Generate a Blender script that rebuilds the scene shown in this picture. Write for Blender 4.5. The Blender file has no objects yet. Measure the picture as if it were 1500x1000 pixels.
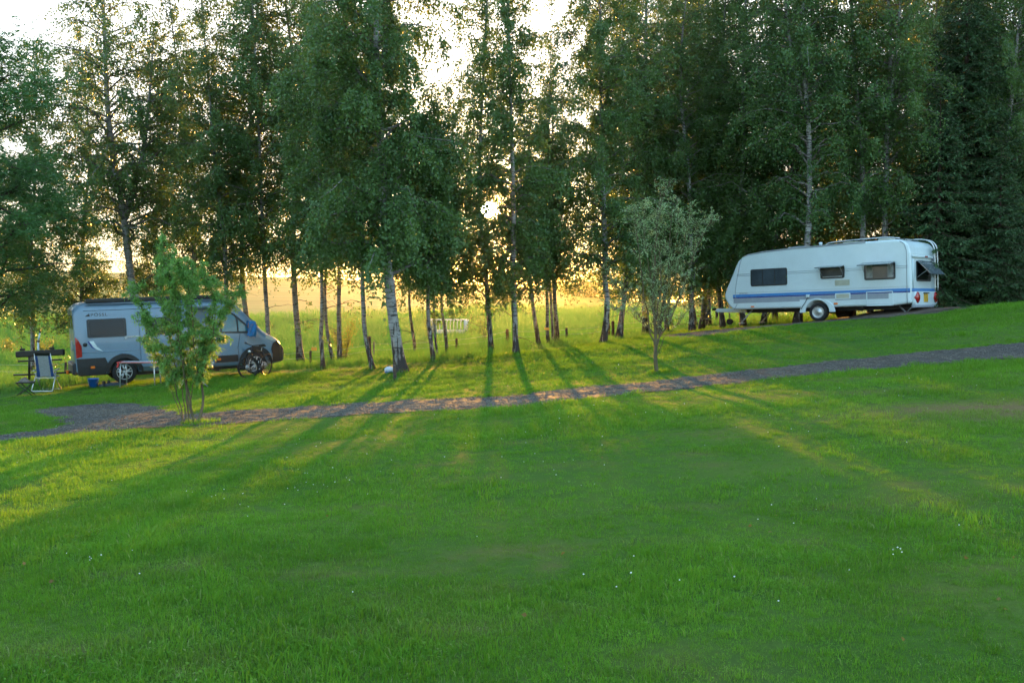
import bpy, bmesh, math, random
import numpy as np
from mathutils import Vector, Matrix, Euler

R = math.radians
S = bpy.context.scene
C = S.collection
rng = np.random.default_rng(7)
random.seed(7)

# ------------------------------------------------------------------ camera
F = 1458.0                      # focal length in pixels of a 1500 px wide frame
PITCH = math.atan(70.0 / F)     # the eye level lies 70 px above the middle of the frame
cam = bpy.data.cameras.new('camera')
camo = bpy.data.objects.new('camera', cam); C.objects.link(camo)
cam.sensor_width = 36.0; cam.lens = F / 1500.0 * 36.0
cam.clip_start = 0.1; cam.clip_end = 9000
camo.location = (0, 0, 0); camo.rotation_euler = (math.pi / 2 - PITCH, 0, 0)
S.camera = camo

# ------------------------------------------------------------------ sky, sun, exposure
def ray(px, py):
    xc, yc = (px - 750.0) / F, (500.0 - py) / F
    c, s = math.cos(PITCH), math.sin(PITCH)
    return np.array([xc, c + yc * s, -s + yc * c])
sd = ray(716, 307); sd /= np.linalg.norm(sd)
SUN_EL = math.asin(sd[2]); SUN_AZ = math.atan2(sd[0], sd[1])
W = bpy.data.worlds.new('World'); S.world = W; W.use_nodes = True
wt = W.node_tree; wn = wt.nodes
bg = wn['Background']
sky = wn.new('ShaderNodeTexSky'); sky.sky_type = 'NISHITA'; sky.sun_disc = False
sky.sun_elevation = SUN_EL; sky.sun_rotation = SUN_AZ
sky.air_density = 1.0; sky.dust_density = 2.0; sky.ozone_density = 3.2
gam = wn.new('ShaderNodeGamma'); gam.inputs[1].default_value = 0.10
hs = wn.new('ShaderNodeHueSaturation'); hs.inputs['Saturation'].default_value = 3.8
wt.links.new(sky.outputs[0], gam.inputs[0]); wt.links.new(gam.outputs[0], hs.inputs['Color'])
# the sun itself and the glow of the hazy air round it
tc = wn.new('ShaderNodeTexCoord')
dot = wn.new('ShaderNodeVectorMath'); dot.operation = 'DOT_PRODUCT'
dot.inputs[1].default_value = tuple(sd); wt.links.new(tc.outputs['Generated'], dot.inputs[0])
acs = wn.new('ShaderNodeMath'); acs.operation = 'ARCCOSINE'; wt.links.new(dot.outputs['Value'], acs.inputs[0])
def wmath(op, a, b):
    n = wn.new('ShaderNodeMath'); n.operation = op
    for i, v in enumerate((a, b)):
        if isinstance(v, (int, float)): n.inputs[i].default_value = v
        elif v is not None: wt.links.new(v, n.inputs[i])
    return n.outputs[0]
disc = wmath('MULTIPLY', wmath('LESS_THAN', acs.outputs[0], R(0.45)), 70.0)
aur = wmath('MULTIPLY', wmath('EXPONENT', wmath('MULTIPLY', acs.outputs[0], -1 / R(3.2)), None), 0.6)
aur2 = wmath('MULTIPLY', wmath('EXPONENT', wmath('MULTIPLY', acs.outputs[0], -1 / R(0.8)), None), 6.0)
def wcol(fac, col):
    n = wn.new('ShaderNodeVectorMath'); n.operation = 'SCALE'
    n.inputs[0].default_value = col; wt.links.new(fac, n.inputs['Scale']); return n.outputs[0]
def wadd(a, b):
    n = wn.new('ShaderNodeVectorMath'); n.operation = 'ADD'
    wt.links.new(a, n.inputs[0]); wt.links.new(b, n.inputs[1]); return n.outputs[0]
tot = wadd(wadd(hs.outputs[0], wcol(disc, (1, .78, .4))), wadd(wcol(aur, (1, .52, .13)), wcol(aur2, (1, .6, .2))))
wt.links.new(tot, bg.inputs[0])
bg.inputs[1].default_value = 0.12
W.cycles.sampling_method = 'MANUAL'; W.cycles.sample_map_resolution = 2048

sun = bpy.data.lights.new('sun', 'SUN'); suno = bpy.data.objects.new('sun', sun); C.objects.link(suno)
sun.energy = 1.0; sun.angle = R(0.5); sun.color = (1.0, 0.47, 0.09)
suno.rotation_euler = Vector(sd).to_track_quat('Z', 'Y').to_euler()
suno.location = (-20, 300, 60)

vs = S.view_settings
vs.view_transform = 'Standard'; vs.look = 'None'; vs.gamma = 1.0; vs.use_curve_mapping = False
vs.exposure = 4.25
S.render.engine = 'CYCLES'
cy = S.cycles
cy.max_bounces = 5; cy.diffuse_bounces = 3; cy.glossy_bounces = 2; cy.transmission_bounces = 4
cy.transparent_max_bounces = 6; cy.sample_clamp_indirect = 4.0; cy.caustics_reflective = False; cy.caustics_refractive = False
cy.use_adaptive_sampling = True; cy.adaptive_threshold = 0.015
cy.use_denoising = True
S.render.film_transparent = False

# ------------------------------------------------------------------ helpers: naming
def tag(o, label=None, cat=None, group=None, kind=None):
    if label: o['label'] = label
    if cat: o['category'] = cat
    if group: o['group'] = group
    if kind: o['kind'] = kind
    return o
def empty(name, label, cat, loc=(0, 0, 0), rot=(0, 0, 0), group=None):
    o = bpy.data.objects.new(name, None); C.objects.link(o)
    o.empty_display_size = .3
    o.location = loc; o.rotation_euler = rot
    return tag(o, label, cat, group)
def link_mesh(name, me, mat=None, parent=None):
    o = bpy.data.objects.new(name, me); C.objects.link(o)
    if mat is not None and not me.materials: me.materials.append(mat)
    if parent is not None: o.parent = parent
    return o

# ------------------------------------------------------------------ helpers: materials
def nmat(name):
    m = bpy.data.materials.new(name); m.use_nodes = True
    nt = m.node_tree; return m, nt, nt.nodes['Principled BSDF']
def nd(nt, kind, **kw):
    n = nt.nodes.new('ShaderNode' + kind)
    for k, v in kw.items():
        if k.startswith('i_'): n.inputs[k[2:].replace('_', ' ')].default_value = v
        else: setattr(n, k, v)
    return n
def ramp(nt, fac, stops, interp='LINEAR'):
    r = nt.nodes.new('ShaderNodeValToRGB'); r.color_ramp.interpolation = interp
    el = r.color_ramp.elements
    while len(el) < len(stops): el.new(0.5)
    for e, (p, c) in zip(el, stops):
        e.position = p; e.color = (c[0], c[1], c[2], 1)
    nt.links.new(fac, r.inputs[0]); return r.outputs[0]
def mixc(nt, fac, a, b, mode='MIX'):
    n = nt.nodes.new('ShaderNodeMix'); n.data_type = 'RGBA'; n.blend_type = mode
    for sock, v in ((n.inputs['Factor'], fac), (n.inputs[6], a), (n.inputs[7], b)):
        if isinstance(v, (int, float)): sock.default_value = v
        elif isinstance(v, tuple): sock.default_value = (v[0], v[1], v[2], 1)
        else: nt.links.new(v, sock)
    return n.outputs[2]
def mth(nt, op, a, b=None, c=None):
    n = nt.nodes.new('ShaderNodeMath'); n.operation = op
    for i, v in enumerate((a, b, c)):
        if v is None: continue
        if isinstance(v, (int, float)): n.inputs[i].default_value = v
        else: nt.links.new(v, n.inputs[i])
    return n.outputs[0]
def pmat(name, col, rough=.5, metal=0.0, spec=.5, var=.12, scale=6.0, bump=0.0, coat=0.0):
    """plain painted or plastic surface with a little grime"""
    m, nt, b = nmat(name)
    t = nd(nt, 'TexCoord')
    n = nd(nt, 'TexNoise', i_Scale=scale, i_Detail=6.0, i_Roughness=.65)
    nt.links.new(t.outputs['Object'], n.inputs['Vector'])
    d = tuple(c * (1 - var * 1.6) for c in col); l = tuple(min(1, c * (1 + var * .5)) for c in col)
    nt.links.new(ramp(nt, n.outputs[0], [(.3, d), (.7, l)]), b.inputs['Base Color'])
    b.inputs['Metallic'].default_value = metal; b.inputs['Specular IOR Level'].default_value = spec
    nt.links.new(mth(nt, 'MULTIPLY_ADD', n.outputs[0], .25, rough - .12), b.inputs['Roughness'])
    b.inputs['Coat Weight'].default_value = coat
    if bump:
        n2 = nd(nt, 'TexNoise', i_Scale=scale * 14, i_Detail=3.0)
        nt.links.new(t.outputs['Object'], n2.inputs['Vector'])
        bp = nd(nt, 'Bump', i_Strength=bump, i_Distance=.01)
        nt.links.new(n2.outputs[0], bp.inputs['Height']); nt.links.new(bp.outputs[0], b.inputs['Normal'])
    return m
def leaf_mat(name, c_dark, c_light, trans, rough=.5, tmix=.45, spec=.3, noise_scale=.6):
    m, nt, b = nmat(name)
    out = nt.nodes['Material Output']
    at = nd(nt, 'Attribute', attribute_name='rnd')
    g = nd(nt, 'NewGeometry'); n = nd(nt, 'TexNoise', i_Scale=noise_scale, i_Detail=3.0)
    nt.links.new(g.outputs['Position'], n.inputs['Vector'])
    f = mth(nt, 'ADD', mth(nt, 'MULTIPLY', at.outputs['Fac'], .6), mth(nt, 'MULTIPLY_ADD', n.outputs[0], 1.2, -.4))
    col = mixc(nt, mth(nt, 'MINIMUM', mth(nt, 'MAXIMUM', f, 0.0), 1.0), c_dark, c_light)
    nt.links.new(col, b.inputs['Base Color']); b.inputs['Roughness'].default_value = rough
    b.inputs['Specular IOR Level'].default_value = spec
    tr = nd(nt, 'BsdfTranslucent')
    nt.links.new(mixc(nt, .75, col, trans), tr.inputs['Color'])
    mx = nd(nt, 'MixShader'); mx.inputs[0].default_value = tmix
    nt.links.new(b.outputs[0], mx.inputs[1]); nt.links.new(tr.outputs[0], mx.inputs[2])
    nt.links.new(mx.outputs[0], out.inputs['Surface'])
    return m

# ------------------------------------------------------------------ helpers: geometry
def mesh_np(name, v, f4=None, f3=None, smooth=False, attrs=None):
    """mesh from numpy arrays of quads and/or triangles"""
    me = bpy.data.meshes.new(name)
    v = np.asarray(v, np.float32)
    loops = []; starts = []; n = 0
    nq = 0 if f4 is None else len(f4); n3 = 0 if f3 is None else len(f3)
    me.vertices.add(len(v)); me.vertices.foreach_set('co', v.ravel())
    li = np.concatenate([np.asarray(f4, np.int32).ravel() if nq else np.zeros(0, np.int32),
                         np.asarray(f3, np.int32).ravel() if n3 else np.zeros(0, np.int32)])
    st = np.concatenate([np.arange(nq, dtype=np.int32) * 4, nq * 4 + np.arange(n3, dtype=np.int32) * 3])
    me.loops.add(len(li)); me.loops.foreach_set('vertex_index', li)
    me.polygons.add(nq + n3); me.polygons.foreach_set('loop_start', st)
    if smooth: me.polygons.foreach_set('use_smooth', np.ones(nq + n3, bool))
    for k, (dom, arr) in (attrs or {}).items():
        a = me.attributes.new(k, 'INT' if arr.dtype.kind == 'i' else 'FLOAT', dom); a.data.foreach_set('value', arr)
    me.update(calc_edges=True); return me

class MB:
    """collects boxes, tubes, prisms into one mesh"""
    def __init__(self): self.v = []; self.f = []; self.sm = []
    def add(self, vs_, fs_, smooth=False):
        o = len(self.v); self.v += [tuple(p) for p in vs_]
        self.f += [tuple(i + o for i in f) for f in fs_]; self.sm += [smooth] * len(fs_)
    def box(self, c, s, rot=None, bev=0.0):
        hx, hy, hz = s[0] / 2, s[1] / 2, s[2] / 2
        if bev:
            bm = bmesh.new(); bmesh.ops.create_cube(bm, size=1)
            bmesh.ops.scale(bm, vec=s, verts=bm.verts)
            bmesh.ops.bevel(bm, geom=bm.edges[:], offset=min(bev, hx * .9, hy * .9, hz * .9), segments=2, affect='EDGES', profile=.5)
            bm.verts.index_update()
            P = [v.co.copy() for v in bm.verts]; Q = [[v.index for v in f.verts] for f in bm.faces]; bm.free()
        else:
            P = [Vector((x, y, z)) for x in (-hx, hx) for y in (-hy, hy) for z in (-hz, hz)]
            Q = [(0, 1, 3, 2), (4, 6, 7, 5), (0, 4, 5, 1), (2, 3, 7, 6), (0, 2, 6, 4), (1, 5, 7, 3)]
        M = (Euler(rot).to_matrix() if rot else Matrix.Identity(3))
        self.add([M @ p + Vector(c) for p in P], Q); return self
    def tube(self, pts, r, n=8, cap=True, smooth=True, closed=False):
        P = [Vector(p) for p in pts]; k = len(P)
        rs = r if isinstance(r, (list, tuple, np.ndarray)) else [r] * k
        vs_ = []; ref = None
        for i in range(k):
            if closed: d = P[(i + 1) % k] - P[i - 1]
            else: d = P[min(i + 1, k - 1)] - P[max(i - 1, 0)]
            d.normalize()
            if ref is None: ref = Vector((0, 0, 1)) if abs(d.z) < .9 else Vector((1, 0, 0))
            a = d.cross(ref); a.normalize(); b = a.cross(d); ref = b if not closed else ref
            for j in range(n):
                t = 2 * math.pi * j / n
                vs_.append(P[i] + (a * math.cos(t) + b * math.sin(t)) * rs[i])
        fs_ = []
        for i in range(k if closed else k - 1):
            i2 = (i + 1) % k
            for j in range(n):
                fs_.append((i * n + j, i * n + (j + 1) % n, i2 * n + (j + 1) % n, i2 * n + j))
        if cap and not closed:
            fs_.append(tuple(range(n))[::-1]); fs_.append(tuple((k - 1) * n + j for j in range(n)))
        self.add(vs_, fs_, smooth); return self
    def lathe(self, prof, c=(0, 0, 0), axis='Z', n=24, smooth=True, cap=True):
        """prof: (radius, height) pairs"""
        vs_ = []
        for r, h in prof:
            for j in range(n):
                t = 2 * math.pi * j / n; x, y = r * math.cos(t), r * math.sin(t)
                p = {'Z': (x, y, h), 'Y': (x, h, y), 'X': (h, x, y)}[axis]
                vs_.append((p[0] + c[0], p[1] + c[1], p[2] + c[2]))
        fs_ = [(i * n + j, i * n + (j + 1) % n, (i + 1) * n + (j + 1) % n, (i + 1) * n + j) for i in range(len(prof) - 1) for j in range(n)]
        if cap:
            if prof[0][0] > 0: fs_.append(tuple(range(n)))
            if prof[-1][0] > 0: fs_.append(tuple((len(prof) - 1) * n + j for j in range(n)))
        self.add(vs_, fs_, smooth); return self
    def prism(self, outline, a0, a1, axis='Y'):
        """outline in the plane across the axis, pushed from a0 to a1"""
        n = len(outline)
        def P(u, w, a): return {'Y': (u, a, w), 'X': (a, u, w), 'Z': (u, w, a)}[axis]
        self.add([P(u, w, a0) for u, w in outline] + [P(u, w, a1) for u, w in outline],
                 [tuple(range(n))[::-1], tuple(range(n, 2 * n))] + [(i, (i + 1) % n, n + (i + 1) % n, n + i) for i in range(n)])
        return self
    def mesh(self, name, bevel=0.0, seg=2, normals=True):
        me = bpy.data.meshes.new(name); me.from_pydata(self.v, [], self.f)
        me.polygons.foreach_set('use_smooth', self.sm)
        bm = bmesh.new(); bm.from_mesh(me)
        if bevel:
            e = [e for e in bm.edges if len(e.link_faces) == 2 and e.calc_face_angle() > .5]
            bmesh.ops.bevel(bm, geom=e, offset=bevel, segments=seg, affect='EDGES', profile=.5)
        if normals: bmesh.ops.recalc_face_normals(bm, faces=bm.faces)
        bm.to_mesh(me); bm.free(); me.update(); return me
    def build(self, name, mat, parent=None, bevel=0.0, seg=2):
        return link_mesh(name, self.mesh(name, bevel, seg), mat, parent)
def rrect(x0, x1, z0, z1, r=.05, n=4):
    pts = []
    for cx, cz, a in ((x1 - r, z1 - r, 0), (x0 + r, z1 - r, 90), (x0 + r, z0 + r, 180), (x1 - r, z0 + r, 270)):
        for i in range(n + 1):
            t = R(a + 90 * i / n); pts.append((cx + r * math.cos(t), cz + r * math.sin(t)))
    return pts
def in_poly(x, y, poly):
    inside = np.zeros(np.shape(x), bool); n = len(poly)
    for i in range(n):
        x0, y0 = poly[i]; x1, y1 = poly[(i + 1) % n]
        c = ((y0 > y) != (y1 > y))
        with np.errstate(divide='ignore', invalid='ignore'):
            inside ^= c & (x < (x1 - x0) * (y - y0) / (y1 - y0 + 1e-12) + x0)
    return inside

# ------------------------------------------------------------------ the lie of the land
_lg = np.linspace(math.log(40), math.log(4040), 900)
def _tab(ys, zs, sig):
    ly = np.log(np.array(ys) + 40.0); raw = np.interp(_lg, ly, zs)
    k = np.exp(-.5 * (np.arange(-40, 41) / sig) ** 2); k /= k.sum()
    return np.convolve(np.pad(raw, 40, mode='edge'), k, 'valid')
_A = _tab([0, 4.3, 9.5, 17.5, 20, 26, 29, 31, 34, 40, 50, 90, 150, 250, 300, 450, 900, 4000],
          [-1.66, -1.69, -1.76, -1.93, -1.97, -1.96, -1.90, -1.84, -1.98, -2.2, -2.25, -1.45, .1, 2.25, 2.2, -4, -25, -60], 5)
_B = _tab([0, 4, 16, 20, 28, 33, 45, 90, 4000], [.03, .035, .064, .07, .098, .1, .075, .0, 0], 6)
_Ffar = _tab([0, 60, 90, 250, 4000], [0, 0, .06, 1, 1], 6)
def ground(x, y):
    x = np.asarray(x, float); y = np.asarray(y, float)
    ly = np.log(np.clip(y, 0, 3900) + 40.0)
    a = np.interp(ly, _lg, _A); b = np.interp(ly, _lg, _B); ff = np.interp(ly, _lg, _Ffar)
    xs = np.where(x < -6, -6 + 7 * np.tanh((x + 6) / 12), x)
    xs = np.where(x > 16, 16 + 9 * np.tanh((x - 16) / 9), xs)
    far = np.where(x < 0, -.035 * np.clip(x, -90, 0), -5.6 * np.tanh(np.clip(x, 0, None) / 36))
    bump = .012 * np.sin(x * 1.7 + 1.1 * np.sin(y * .9)) + .014 * np.sin(y * 1.3 + 1.6 * np.sin(x * .6)) + .02 * np.sin(.35 * x + .5 * y)
    return a + b * xs + ff * far + bump * np.clip((60 - y) / 30, 0, 1)
_ts = np.concatenate([np.arange(2, 70, .02), np.arange(70, 900, .5)])
def cast(px, py):
    """where the line of sight through a picture point meets the ground"""
    d = ray(px, py); X, Y, Z = d[0] * _ts, d[1] * _ts, d[2] * _ts
    h = Z - ground(X, Y); i = int(np.argmax(h < 0))
    if h[i] >= 0: i = len(_ts) - 1
    return Vector((X[i], Y[i], float(ground(X[i], Y[i]))))
def at(px, py, Y):
    d = ray(px, py); return Vector(d * (Y / d[1]))
def gz(x, y): return float(ground(x, y))
# ------------------------------------------------------------------ ground sheet, path, pads
PATH_PX = [(-90, 656), (0, 645), (60, 638), (150, 629), (240, 623), (300, 619), (380, 615), (470, 609), (560, 603), (650, 599), (750, 593), (850, 583), (900, 577),
           (1000, 567), (1100, 556), (1200, 546), (1300, 536), (1400, 529), (1500, 522), (1600, 514), (1600, 490), (1500, 502), (1400, 512), (1300, 522), (1200, 532),
           (1100, 543), (1000, 554), (900, 565), (750, 580), (650, 585), (560, 590), (470, 595), (380, 600), (300, 606), (262, 605), (235, 598), (190, 591), (125, 593),
           (65, 600), (38, 607), (84, 613), (99, 619), (94, 626), (60, 632), (0, 638), (-90, 648)]
PATH = [tuple(cast(p[0], p[1] + (2.5 if i < 20 else -.5))[:2]) for i, p in enumerate(PATH_PX)]
PAD_PX = [(985, 494), (1020, 494), (1060, 489), (1110, 482), (1160, 476), (1230, 470), (1300, 465)]
PAD = [tuple(cast(*p)[:2]) for p in PAD_PX] + [(14.6, 30.6), (15.5, 34.5), (11, 36.5), (6.2, 36.6), (5.2, 34.4)]
SOIL = [tuple(cast(*p)[:2]) for p in [(1290, 465), (1340, 460.5), (1405, 453)]] + [(16.2, 36), (14, 37.5), (11, 36)]
EDGE = [cast(*p) for p in [(-60, 592), (0, 584), (100, 568), (250, 553), (420, 547), (520, 541), (600, 537), (690, 526), (760, 517), (830, 509), (900, 499), (960, 491), (1010, 481), (1036, 476)]]
_ex = np.array([e[0] for e in EDGE]); _ey = np.array([e[1] for e in EDGE])
_ex = np.concatenate([[-60], _ex, [9, 14, 30, 80]]); _ey = np.concatenate([[_ey[0] - 1], _ey, [36.5, 38, 40, 46]])
def edge_y(x): return np.interp(x, _ex, _ey)

def grade(lo, hi, step, far, growth=1.22):
    mid = list(np.arange(lo, hi + 1e-6, step)); out = []
    p, s = lo, step
    while p > -far: s *= growth; p -= s; out.append(p)
    out = out[::-1]; up = []; p, s = hi, step
    while p < far: s *= growth; p += s; up.append(p)
    return np.array(out + mid + up)
gx = grade(-22, 24, .16, 3500); gy = grade(1, 44, .16, 3800); gy = gy[gy > -160]
GX, GY = np.meshgrid(gx, gy); GZ = ground(GX, GY)
ny, nx = GX.shape
idx = np.arange(ny * nx).reshape(ny, nx)
quads = np.stack([idx[:-1, :-1], idx[:-1, 1:], idx[1:, 1:], idx[1:, :-1]], -1).reshape(-1, 4)
wob = .10 * np.sin(GX * 5.1 + 2 * np.sin(GY * 3)) + .07 * np.sin(GY * 7.3 + GX * 2.2)
a_path = in_poly(GX + wob, GY + wob * .7, PATH)
a_pad = in_poly(GX + wob * 2, GY + wob * 2, PAD) & ~a_path
a_soil = in_poly(GX + wob * 2, GY + wob * 2, SOIL)
dY = GY - edge_y(GX)
a_mead = np.clip(dY / .8 + .5, 0, 1)
def blob(x, y, rx, ry): return np.exp(-(((GX - x) / rx) ** 2 + ((GY - y) / ry) ** 2))
dry = np.zeros_like(GX)
for px, py, rx, ry, k in [(1440, 597, 1.5, .9, 1.0), (1560, 600, 1.6, 1.1, 1.0), (1350, 602, 1.2, .4, .75), (1250, 575, 1.6, .4, .4), (1335, 735, .5, .3, .35), (440, 575, 2.2, .7, .55), (520, 566, 1.5, .6, .45), (860, 590, 1.4, .2, .2),
                          (1260, 553, 1.4, .2, .4), (640, 835, .25, .12, .3), (1010, 742, .5, .15, .3), (30, 980, .12, .06, .6), (210, 940, .2, .06, .4)]:
    p = cast(px, py); dry = np.maximum(dry, k * blob(p.x, p.y, rx, ry))
_dr = np.random.default_rng(21)
for _i in range(70):
    _p = cast(_dr.uniform(-20, 1520), 560 + 430 * _dr.uniform() ** 1.2); dry = np.maximum(dry, _dr.uniform(.15, .5) * blob(_p.x, _p.y, _dr.uniform(.08, .45), _dr.uniform(.06, .22)))
BASES = []                 # tree bases: worn ground round the trunks, filled in below
_sb = [cast(*p) for p in [(-80, 474), (100, 470), (250, 468), (400, 465), (520, 461), (620, 457), (700, 452), (760, 447), (820, 440)]]
_sx = np.array([s_.x / s_.y for s_ in _sb]); _sy = np.array([s_.y for s_ in _sb])
_ang = GX / np.maximum(GY, 5)
stub = np.clip((GY - np.interp(_ang, _sx, _sy) - 2 * np.sin(GX * .13)) / 5, 0, 1) * np.clip((.055 - _ang) / .02, 0, 1)
fr = np.clip((.62 * np.abs(GY) + 3.5 - np.abs(GX)) / .5, 0, 1) * (GY > 2.2)
lod = np.interp(GY, [2, 5.5, 7, 9, 15, 22, 34], [1.75, 1.7, 1.25, .8, .42, .3, .27])
soft = np.zeros_like(GX)
den = lod * fr * (1 - a_mead) * (~(a_path | a_pad | a_soil)) * (1 - .9 * dry)
gsc = np.interp(GY, [2, 6, 10, 16, 30], [.66, .72, .95, 1.2, 1.4]) * (1 + .25 * np.sin(GX * .9 + 2 * np.sin(GY * .7)) * np.sin(GY * 1.1))
def fuzz(s, seed):
    f = np.random.default_rng(seed).normal(0, 1, GX.shape); k = np.exp(-.5 * (np.arange(-3 * s, 3 * s + 1) / s) ** 2); k /= k.sum()
    for ax in (0, 1): f = np.apply_along_axis(lambda v: np.convolve(v, k, 'same'), ax, f)
    return f / f.std()
fz1, fz2, fz3 = fuzz(1, 1), fuzz(3, 2), fuzz(9, 3)
gsc = gsc * np.clip(1 + .20 * fz1 + .20 * fz2 + .12 * fz3, .5, 1.4); den = den * np.clip(1 - .22 * fz2 + .18 * fz3, .3, 1.5)
mden = a_mead * fr * np.interp(GY, [0, 45, 62, 85, 95], [1, .8, .35, .12, 0]) * ~(a_pad | a_soil) * (GX < 14)
van_zone = np.clip(1 - np.abs(dY - .3) / .3, 0, 1)
mden = mden * (1 - stub)
mden = mden * np.where((GX < -3.2) & (dY < 3.2), .35, 1)
msc = np.interp(dY, [-1, .5, 1.5, 4], [.3, .45, .75, 1.0]) * np.where((GX < -3.2) & (dY < 3.0), .5, 1) * np.interp(GY, [30, 50, 90], [1, 1.2, 1.8])
msc = msc * (1 + .3 * np.sin(GX * .5 + GY * .3) * np.sin(GY * .43))
att = {'dirt': ('POINT', np.where(a_path | a_pad, .6, np.where(a_soil, 1., 0)).astype(np.float32).ravel()),
       'dry': ('POINT', dry.astype(np.float32).ravel()), 'mead': ('POINT', a_mead.astype(np.float32).ravel()),
       'stub': ('POINT', stub.astype(np.float32).ravel()), 'den': ('POINT', den.astype(np.float32).ravel()),
       'pden': ('POINT', ((a_path | a_pad) * fr).astype(np.float32).ravel()), 'one': ('POINT', np.ones(GX.size, np.float32)), 'gsc': ('POINT', gsc.astype(np.float32).ravel()), 'mden': ('POINT', mden.astype(np.float32).ravel()), 'msc': ('POINT', msc.astype(np.float32).ravel())}
gme = mesh_np('ground', np.stack([GX, GY, GZ], -1).reshape(-1, 3), quads, smooth=True, attrs=att)

# ground material
m, nt, b = nmat('ground_soil_and_turf')
g = nd(nt, 'NewGeometry')
def noise(sc, det=5.0, rough=.6, src=None, dist=0.0):
    n = nd(nt, 'TexNoise', i_Scale=sc, i_Detail=det, i_Roughness=rough, i_Distortion=dist); nt.links.new(src or g.outputs['Position'], n.inputs['Vector']); return n.outputs[0]
def attr(a): return nd(nt, 'Attribute', attribute_name=a).outputs['Fac']
turf = mixc(nt, mth(nt, 'MULTIPLY_ADD', noise(.45), 2.2, -.6), (.045, .12, .02), (.11, .17, .03))
turf = mixc(nt, mth(nt, 'MULTIPLY_ADD', noise(38, 8.0, .75), 2.0, -.6), mixc(nt, .55, turf, (.018, .032, .010)), turf)
mead = mixc(nt, mth(nt, 'MULTIPLY_ADD', noise(.13, 4.0), 2.6, -.8), (.050, .150, .022), (.115, .185, .04))
mead = mixc(nt, mth(nt, 'MULTIPLY_ADD', noise(2.2, 8.0, .8), 1.6, -.4), mixc(nt, .4, mead, (.03, .06, .012)), mead)
sv = nd(nt, 'Mapping'); sv.inputs['Scale'].default_value = (.02, .55, .3); sv.inputs['Rotation'].default_value = (0, 0, .12); nt.links.new(g.outputs['Position'], sv.inputs['Vector'])
stubc = mixc(nt, mth(nt, 'MULTIPLY_ADD', noise(1.0, 5.0, .7, sv.outputs[0]), 3.0, -1.0), (.17, .135, .055), (.34, .25, .11))
stubc = mixc(nt, mth(nt, 'MULTIPLY_ADD', noise(.03, 3.0), 2.0, -.5), stubc, (.20, .20, .07))
drc = mixc(nt, noise(14, 6.0, .7), (.085, .058, .028), (.20, .145, .07))
soil = mixc(nt, noise(9, 8.0, .75), (.035, .02, .013), (.09, .055, .038))
c1 = mixc(nt, attr('mead'), turf, mead); c1 = mixc(nt, attr('stub'), c1, stubc)
c1 = mixc(nt, attr('dry'), c1, drc); c1 = mixc(nt, attr('dirt'), c1, soil)
nt.links.new(c1, b.inputs['Base Color']); b.inputs['Roughness'].default_value = .95; b.inputs['Specular IOR Level'].default_value = .02
bp = nd(nt, 'Bump', i_Strength=.7, i_Distance=.04); nt.links.new(noise(22, 8.0, .75), bp.inputs['Height']); nt.links.new(bp.outputs[0], b.inputs['Normal'])
GROUND = link_mesh('ground', gme, m); GROUND['kind'] = 'structure'

def gravel_mat(name, c0, c1_, c2, sc=60):
    m, nt, b = nmat(name)
    g = nd(nt, 'NewGeometry')
    v = nd(nt, 'TexVoronoi', i_Scale=sc); nt.links.new(g.outputs['Position'], v.inputs['Vector'])
    n1 = nd(nt, 'TexNoise', i_Scale=.8, i_Detail=6.0, i_Roughness=.7); nt.links.new(g.outputs['Position'], n1.inputs['Vector'])
    n2 = nd(nt, 'TexNoise', i_Scale=25.0, i_Detail=6.0, i_Roughness=.8); nt.links.new(g.outputs['Position'], n2.inputs['Vector'])
    stone = ramp(nt, v.outputs['Color'], [(.1, c0), (.5, c1_), (.95, c2)])
    stone = mixc(nt, mth(nt, 'MULTIPLY_ADD', n1.outputs[0], 1.8, -.75), stone, (.10, .082, .065))
    stone = mixc(nt, mth(nt, 'MULTIPLY_ADD', n2.outputs[0], 2.2, -.8), mixc(nt, .65, stone, (.02, .018, .018)), stone)
    nt.links.new(stone, b.inputs['Base Color']); b.inputs['Roughness'].default_value = .9; b.inputs['Specular IOR Level'].default_value = .03
    bp = nd(nt, 'Bump', i_Strength=.3, i_Distance=.010)
    nt.links.new(mth(nt, 'ADD', n2.outputs[0], mth(nt, 'MULTIPLY', v.outputs['Distance'], -.6)), bp.inputs['Height'])
    nt.links.new(bp.outputs[0], b.inputs['Normal']); return m
M_GRAVEL = gravel_mat('grey_gravel', (.055, .049, .045), (.10, .092, .083), (.17, .155, .135))
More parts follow.
